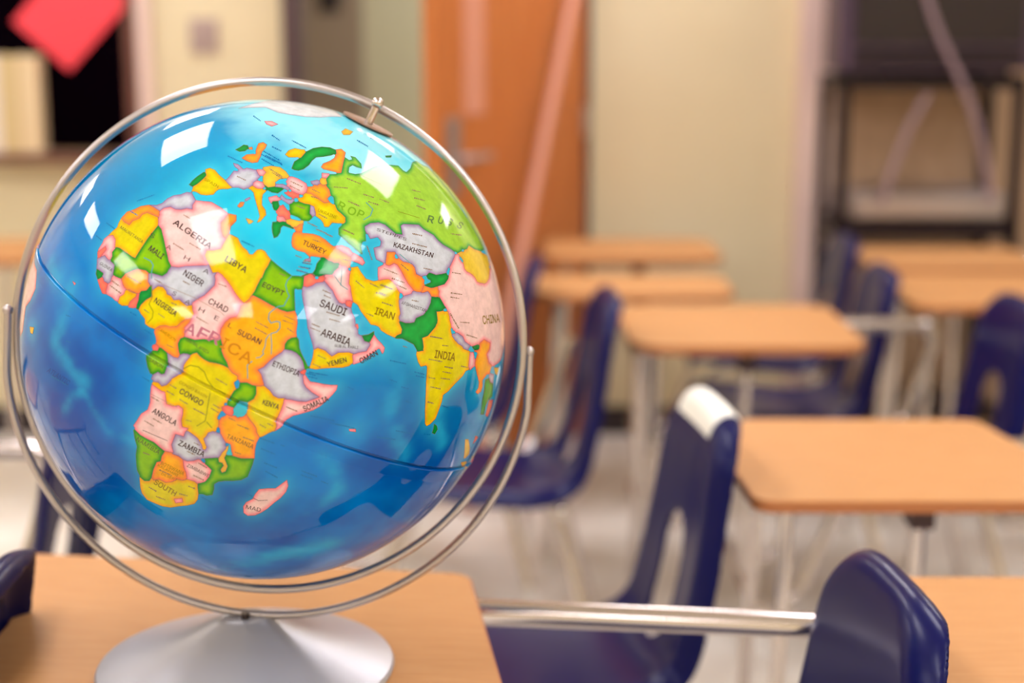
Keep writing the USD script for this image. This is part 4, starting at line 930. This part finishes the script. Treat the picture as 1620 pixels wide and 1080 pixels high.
n2 = meshkit.fbm(S * 3.2 + 5, 4, 8)
shelf = np.exp(-np.maximum(dist, 0) / (0.004 + 0.010 * n1))
north = np.clip((Lat - 50 + 14 * (n1 - 0.5)) / 12, 0, 1)
med = np.exp(-(((Lon - 19) / 22) ** 2 + ((Lat - 36) / 8) ** 2))
natl = np.clip((Lat - 2) / 30, 0, 1)
ridge = np.zeros(len(S))
for txt, w_ in (('A8 1300,340 1420,450 1480,600 1500,720 1400,830 1280,930 1180,980', 0.007), ('PX 600,480 640,560 620,640 640,720', 0.010), ('PX 95,650 130,620 170,680 230,700', 0.006), ('PX 330,900 420,880 520,860', 0.012), ('PX 80,420 110,470 90,540 130,600', 0.010), ('PX 700,700 690,640 720,600', 0.008)):
    q = dirs(txt)
    q = np.vstack([q[k] + (q[k + 1] - q[k]) * t for k in range(len(q) - 1) for t in np.linspace(0, 1, 30)])
    dd = cKDTree(q / np.linalg.norm(q, axis=1, keepdims=True)).query(S)[0] * GR
    ridge = np.maximum(ridge, np.exp(-(dd / (w_ * (0.5 + n1))) ** 2))
deep1, deep2 = np.array(lin(0, 113, 194)), np.array(lin(0, 78, 162))
mixd = np.clip((n2 - 0.36) / 0.25, 0, 1)[:, None]
sea = deep1 * (1 - mixd) + deep2 * mixd
sea = sea * (1 - 0.75 * natl[:, None]) + np.array(lin(0, 148, 188)) * 0.75 * natl[:, None]
for w_, c_ in ((0.75 * ridge * np.clip((n1 - 0.35) / 0.3, 0, 1), lin(30, 160, 206)), (0.9 * med, lin(0, 190, 222)), (0.62 * shelf * (0.5 + 0.5 * natl), lin(60, 196, 216)), (0.85 * north, lin(146, 222, 228)), (0.6 * np.clip((Lat - 66) / 8, 0, 1) * np.clip((n1 - 0.42) / 0.12, 0, 1), lin(40, 200, 224))):
    w_ = np.clip(w_, 0, 1)[:, None]
    sea = sea * (1 - w_) + np.array(c_) * w_
inside = shapely.contains(taken, shapely.points(flat(S))) & (dist > 0.0015)
ball_prim = ball_mesh('ball', S, F, np.where(inside, -0.0009, 0.0), 'sea', globe, sea=sea)

# the printed countries
_t = np.linspace(0, 2 * np.pi, 1440, endpoint=False)
_c = math.sin(math.radians(-0.3)) - SEAM_OFF
_q = math.sqrt(1 - _c * _c) * (np.cos(_t)[:, None] * fx + np.sin(_t)[:, None] * np.cross(SEAM, fx)) + _c * SEAM
_q = _q[_q @ view > -0.1]
_o = flat(_q)
_o = _o[np.argsort(_o[:, 0])]
SEAMBAND = LineString(_o).buffer(0.0065)
for (col, nm, txt), g in zip(LAND, final):
    if txt.startswith('LL'):
        V, Fc = cells(g, 0.004)
    else:                                               # a finer net where the joint runs through
        near = g.intersection(SEAMBAND)
        V, Fc = cells(g.difference(SEAMBAND), 0.0014)
        if not near.is_empty and near.area > 1e-7:
            V2, F2 = cells(near, 0.0005)
            Fc = np.vstack([Fc, F2 + len(V)]) if len(Fc) else F2
            V = np.vstack([V, V2]) if len(V) else V2
    if not len(Fc):
        continue
    bd = g.boundary
    d = shapely.distance(shapely.points(V), bd)
    w_ = 7.5 * mm
    rim = np.clip(1.12 - d / w_, 0, 1) ** 1.2
    m_ = 'print_grey_rough' if nm == 'Ethiopia' else 'print_' + col
    pr = ball_mesh('lake' if col == 'lake' else 'country', unflat(V), Fc, 0.00006, m_, ball_prim, rim=rim)
    if nm:
        tag(pr, f'{dict(leaf="light green", emerald="green", gold="dark yellow", frost="pale grey", lake="blue").get(col, col)} printed land of {nm}' if col != 'lake' else 'blue printed lake')

# borders
outl = unary_union([q.exterior.simplify(0.15 * mm) for g in final for q in getattr(g, 'geoms', [g]) if g.distance(Point(0, 0)) < 1.42 * GR]).buffer(0.32 * mm, cap_style=2)
V, Fc = cells(outl, 0.0030)
M['ink_dash'] = print_mat('ink_dash', lin(128, 104, 78))
M['ink_border'] = print_mat('ink_border', lin(112, 84, 92))
tag(ball_mesh('border_lines', unflat(V), Fc, 0.00010, 'ink_border', ball_prim), kind='stuff')

# rivers and thin lines, by ink
for ink in sorted({l[0] for l in LINES}):
    g = unary_union([LineString(flat(dirs(t))).buffer(w_ * mm / 2, quad_segs=3) for k, w_, t in LINES if k == ink])
    V, Fc = cells(g, 0.003)
    tag(ball_mesh('river' if ink in (7, 8) else 'map_line', unflat(V), Fc, 0.00012, 'ink_%d' % ink, ball_prim), kind='stuff')


# lettering
def word(text, crop, x0, y0, x1, y1, h):
    t = meshkit.text_mesh(text, 1.0, 0.05, bold=h > 7)
    v, f = np.array(t.vertices), np.array(t.faces)
    keep = t.face_normals[:, 2] > 0.9
    f = f[keep]
    u = np.unique(f)
    f = np.searchsorted(u, f)
    v = v[u][:, :2]
    v[:, 0] -= v[:, 0].min()
    ox, oy, s = CROPS[crop]
    a, b = np.array([x0 / s + ox, y0 / s + oy]), np.array([x1 / s + ox, y1 / s + oy])
    ex = (b - a) / max(v[:, 0].max(), 1e-6)
    dn = np.array([-(b - a)[1], (b - a)[0]]) / np.linalg.norm(b - a)
    p = a + v[:, :1] * ex - (v[:, 1:] - 0.5) * h * dn
    return sphere_dir(p), f


for ink in sorted({l[7] for l in LETTERS}):
    SS, FF, n = [], [], 0
    for text, crop, x0, y0, x1, y1, h, k in LETTERS:
        if k == ink:
            s_, f_ = word(text, crop, x0, y0, x1, y1, h)
            SS.append(s_)
            FF.append(f_ + n)
            n += len(s_)
    tag(ball_mesh('map_lettering', np.vstack(SS), np.vstack(FF), 0.00016, 'ink_%d' % ink, ball_prim), kind='stuff')
rng = np.random.default_rng(7)
for nm, rows, ink in (('name_dashes', DASH, 'ink_dash'), ('sea_name_dashes', SEADASH, 'ink_10')):
    SS, FF, n = [], [], 0
    for crop, x, y, L_, a in rows:
        ox, oy, s = CROPS[crop]
        c_, sn = math.cos(math.radians(a)), math.sin(math.radians(a))
        x, y = x / s + ox, y / s + oy
        t = -L_ / 2
        while t < L_ / 2:                                # a broken line, as tiny letters look
            w_ = rng.uniform(1.2, 2.6)
            hh = rng.uniform(0.6, 1.2)
            q = np.array([[t, -hh], [min(t + w_, L_ / 2), -hh], [min(t + w_, L_ / 2), hh], [t, hh]])
            SS.append(sphere_dir(np.c_[x + q[:, 0] * c_ - q[:, 1] * sn, y + q[:, 0] * sn + q[:, 1] * c_]))
            FF.append(np.array([[0, 1, 2], [0, 2, 3]]) + n)
            n += 4
            t += w_ + rng.uniform(0.5, 1.0)
    tag(ball_mesh(nm, np.vstack(SS), np.vstack(FF), 0.00014, ink, ball_prim), kind='stuff')

# mount: ring, fork, pins, dial, foot
g0 = GC - BASE
RR = 0.27305
rn = np.array([-0.04257, -1, 0.1])
rn /= np.linalg.norm(rn)
ra = np.cross(rn, [0, 0, 1.0])
ra /= np.linalg.norm(ra)
rb = np.cross(rn, ra)
th_ = np.linspace(0, 2 * np.pi, 180, endpoint=False)
RROD = 0.0047
obj('ring', tube(g0 + RR * (np.cos(th_)[:, None] * ra + np.sin(th_)[:, None] * rb), RROD, 16, closed=True), 'ringmetal', globe, smooth=60, label='silver wire ring around the ball')
PLp, PRp = on_y([(12, 490)], GC[1])[0] - BASE, on_y([(837, 556)], GC[1])[0] - BASE
fc = g0 + [0, 0, -0.0307]
FR = 0.2818
a0 = math.atan2((PRp - fc)[2], (PRp - fc)[0])
tt = np.linspace(-0.06, -math.pi + 0.06 - 0.14, 110)
fork_pts = np.array([fc + FR * np.array([math.cos(t - 0.07), 0, math.sin(t - 0.07)]) for t in np.linspace(0.02, -math.pi - 0.02, 110)])
fork_pts = np.vstack([PRp, fork_pts[4:-4], PLp])
obj('fork', tube(bend(fork_pts, 0.02, 3), 0.0045, 16), 'ringmetal', globe, smooth=60, label='silver half hoop that carries the ring')
for P_, s in ((PLp, -1), (PRp, 1)):
    obj('fork_cap', ball(P_, 0.0058, 2), 'ringmetal', globe, smooth=True)
    q = g0 + (P_ - g0) / np.linalg.norm(P_ - g0) * RR
    obj('pivot_bolt', tube([q, P_], 0.0035, 12), 'bolt', globe)
PIN = np.array([0.438, 0.0, 0.899]) / np.linalg.norm([0.438, 0.0, 0.899])
obj('pole_dial', trimesh.creation.cylinder(0.028, segment=[g0 + PIN * (GR + 0.0004), g0 + PIN * (GR + 0.0016)], sections=64), 'dial', globe, label='thin brown dial plate at the pole')
obj('pole_pin', tube([g0 + PIN * (GR - 0.002), g0 + PIN * (RR + 0.002)], 0.0042, 16), 'cap', globe, label='chrome axis pin')
obj('pin_cap', ball(g0 + PIN * (RR + 0.0055), 0.0062, 3), 'cap', globe, smooth=True)
obj('pole_pin', tube([g0 - PIN * (GR - 0.002), g0 - PIN * (RR - 0.001)], 0.0042, 16), 'cap', globe)
zt = fork_pts[:, 2].min()
ftop = fork_pts[np.argmin(fork_pts[:, 2])]
H_ = zt - 0.002
prof_f = [(0, 0.003), (0.150, 0.003), (0.158, 0.0), (0.1635, 0.002), (0.165, 0.0065), (0.1625, 0.0105)]
for t in np.linspace(0.04, 1, 22):
    r_ = 0.1625 + (0.027 - 0.1625) * t
    prof_f.append((r_, 0.0105 + (H_ - 0.0105) * (0.78 * t + 0.22 * t ** 3)))
prof_f += [(0.022, H_ + 0.0015), (0.0, H_ + 0.0015)]
ft = lathe(prof_f, 96)
obj('foot', ft, 'basemetal', globe, smooth=35, label='round grey metal foot')
sc = trimesh.creation.cylinder(0.0045, height=0.008, sections=20)
sc.apply_translation((0.002, ftop[1] - 0.008, H_ + 0.0035))
obj('screw', sc, 'bolt', globe, label='dark screw on top of the foot')
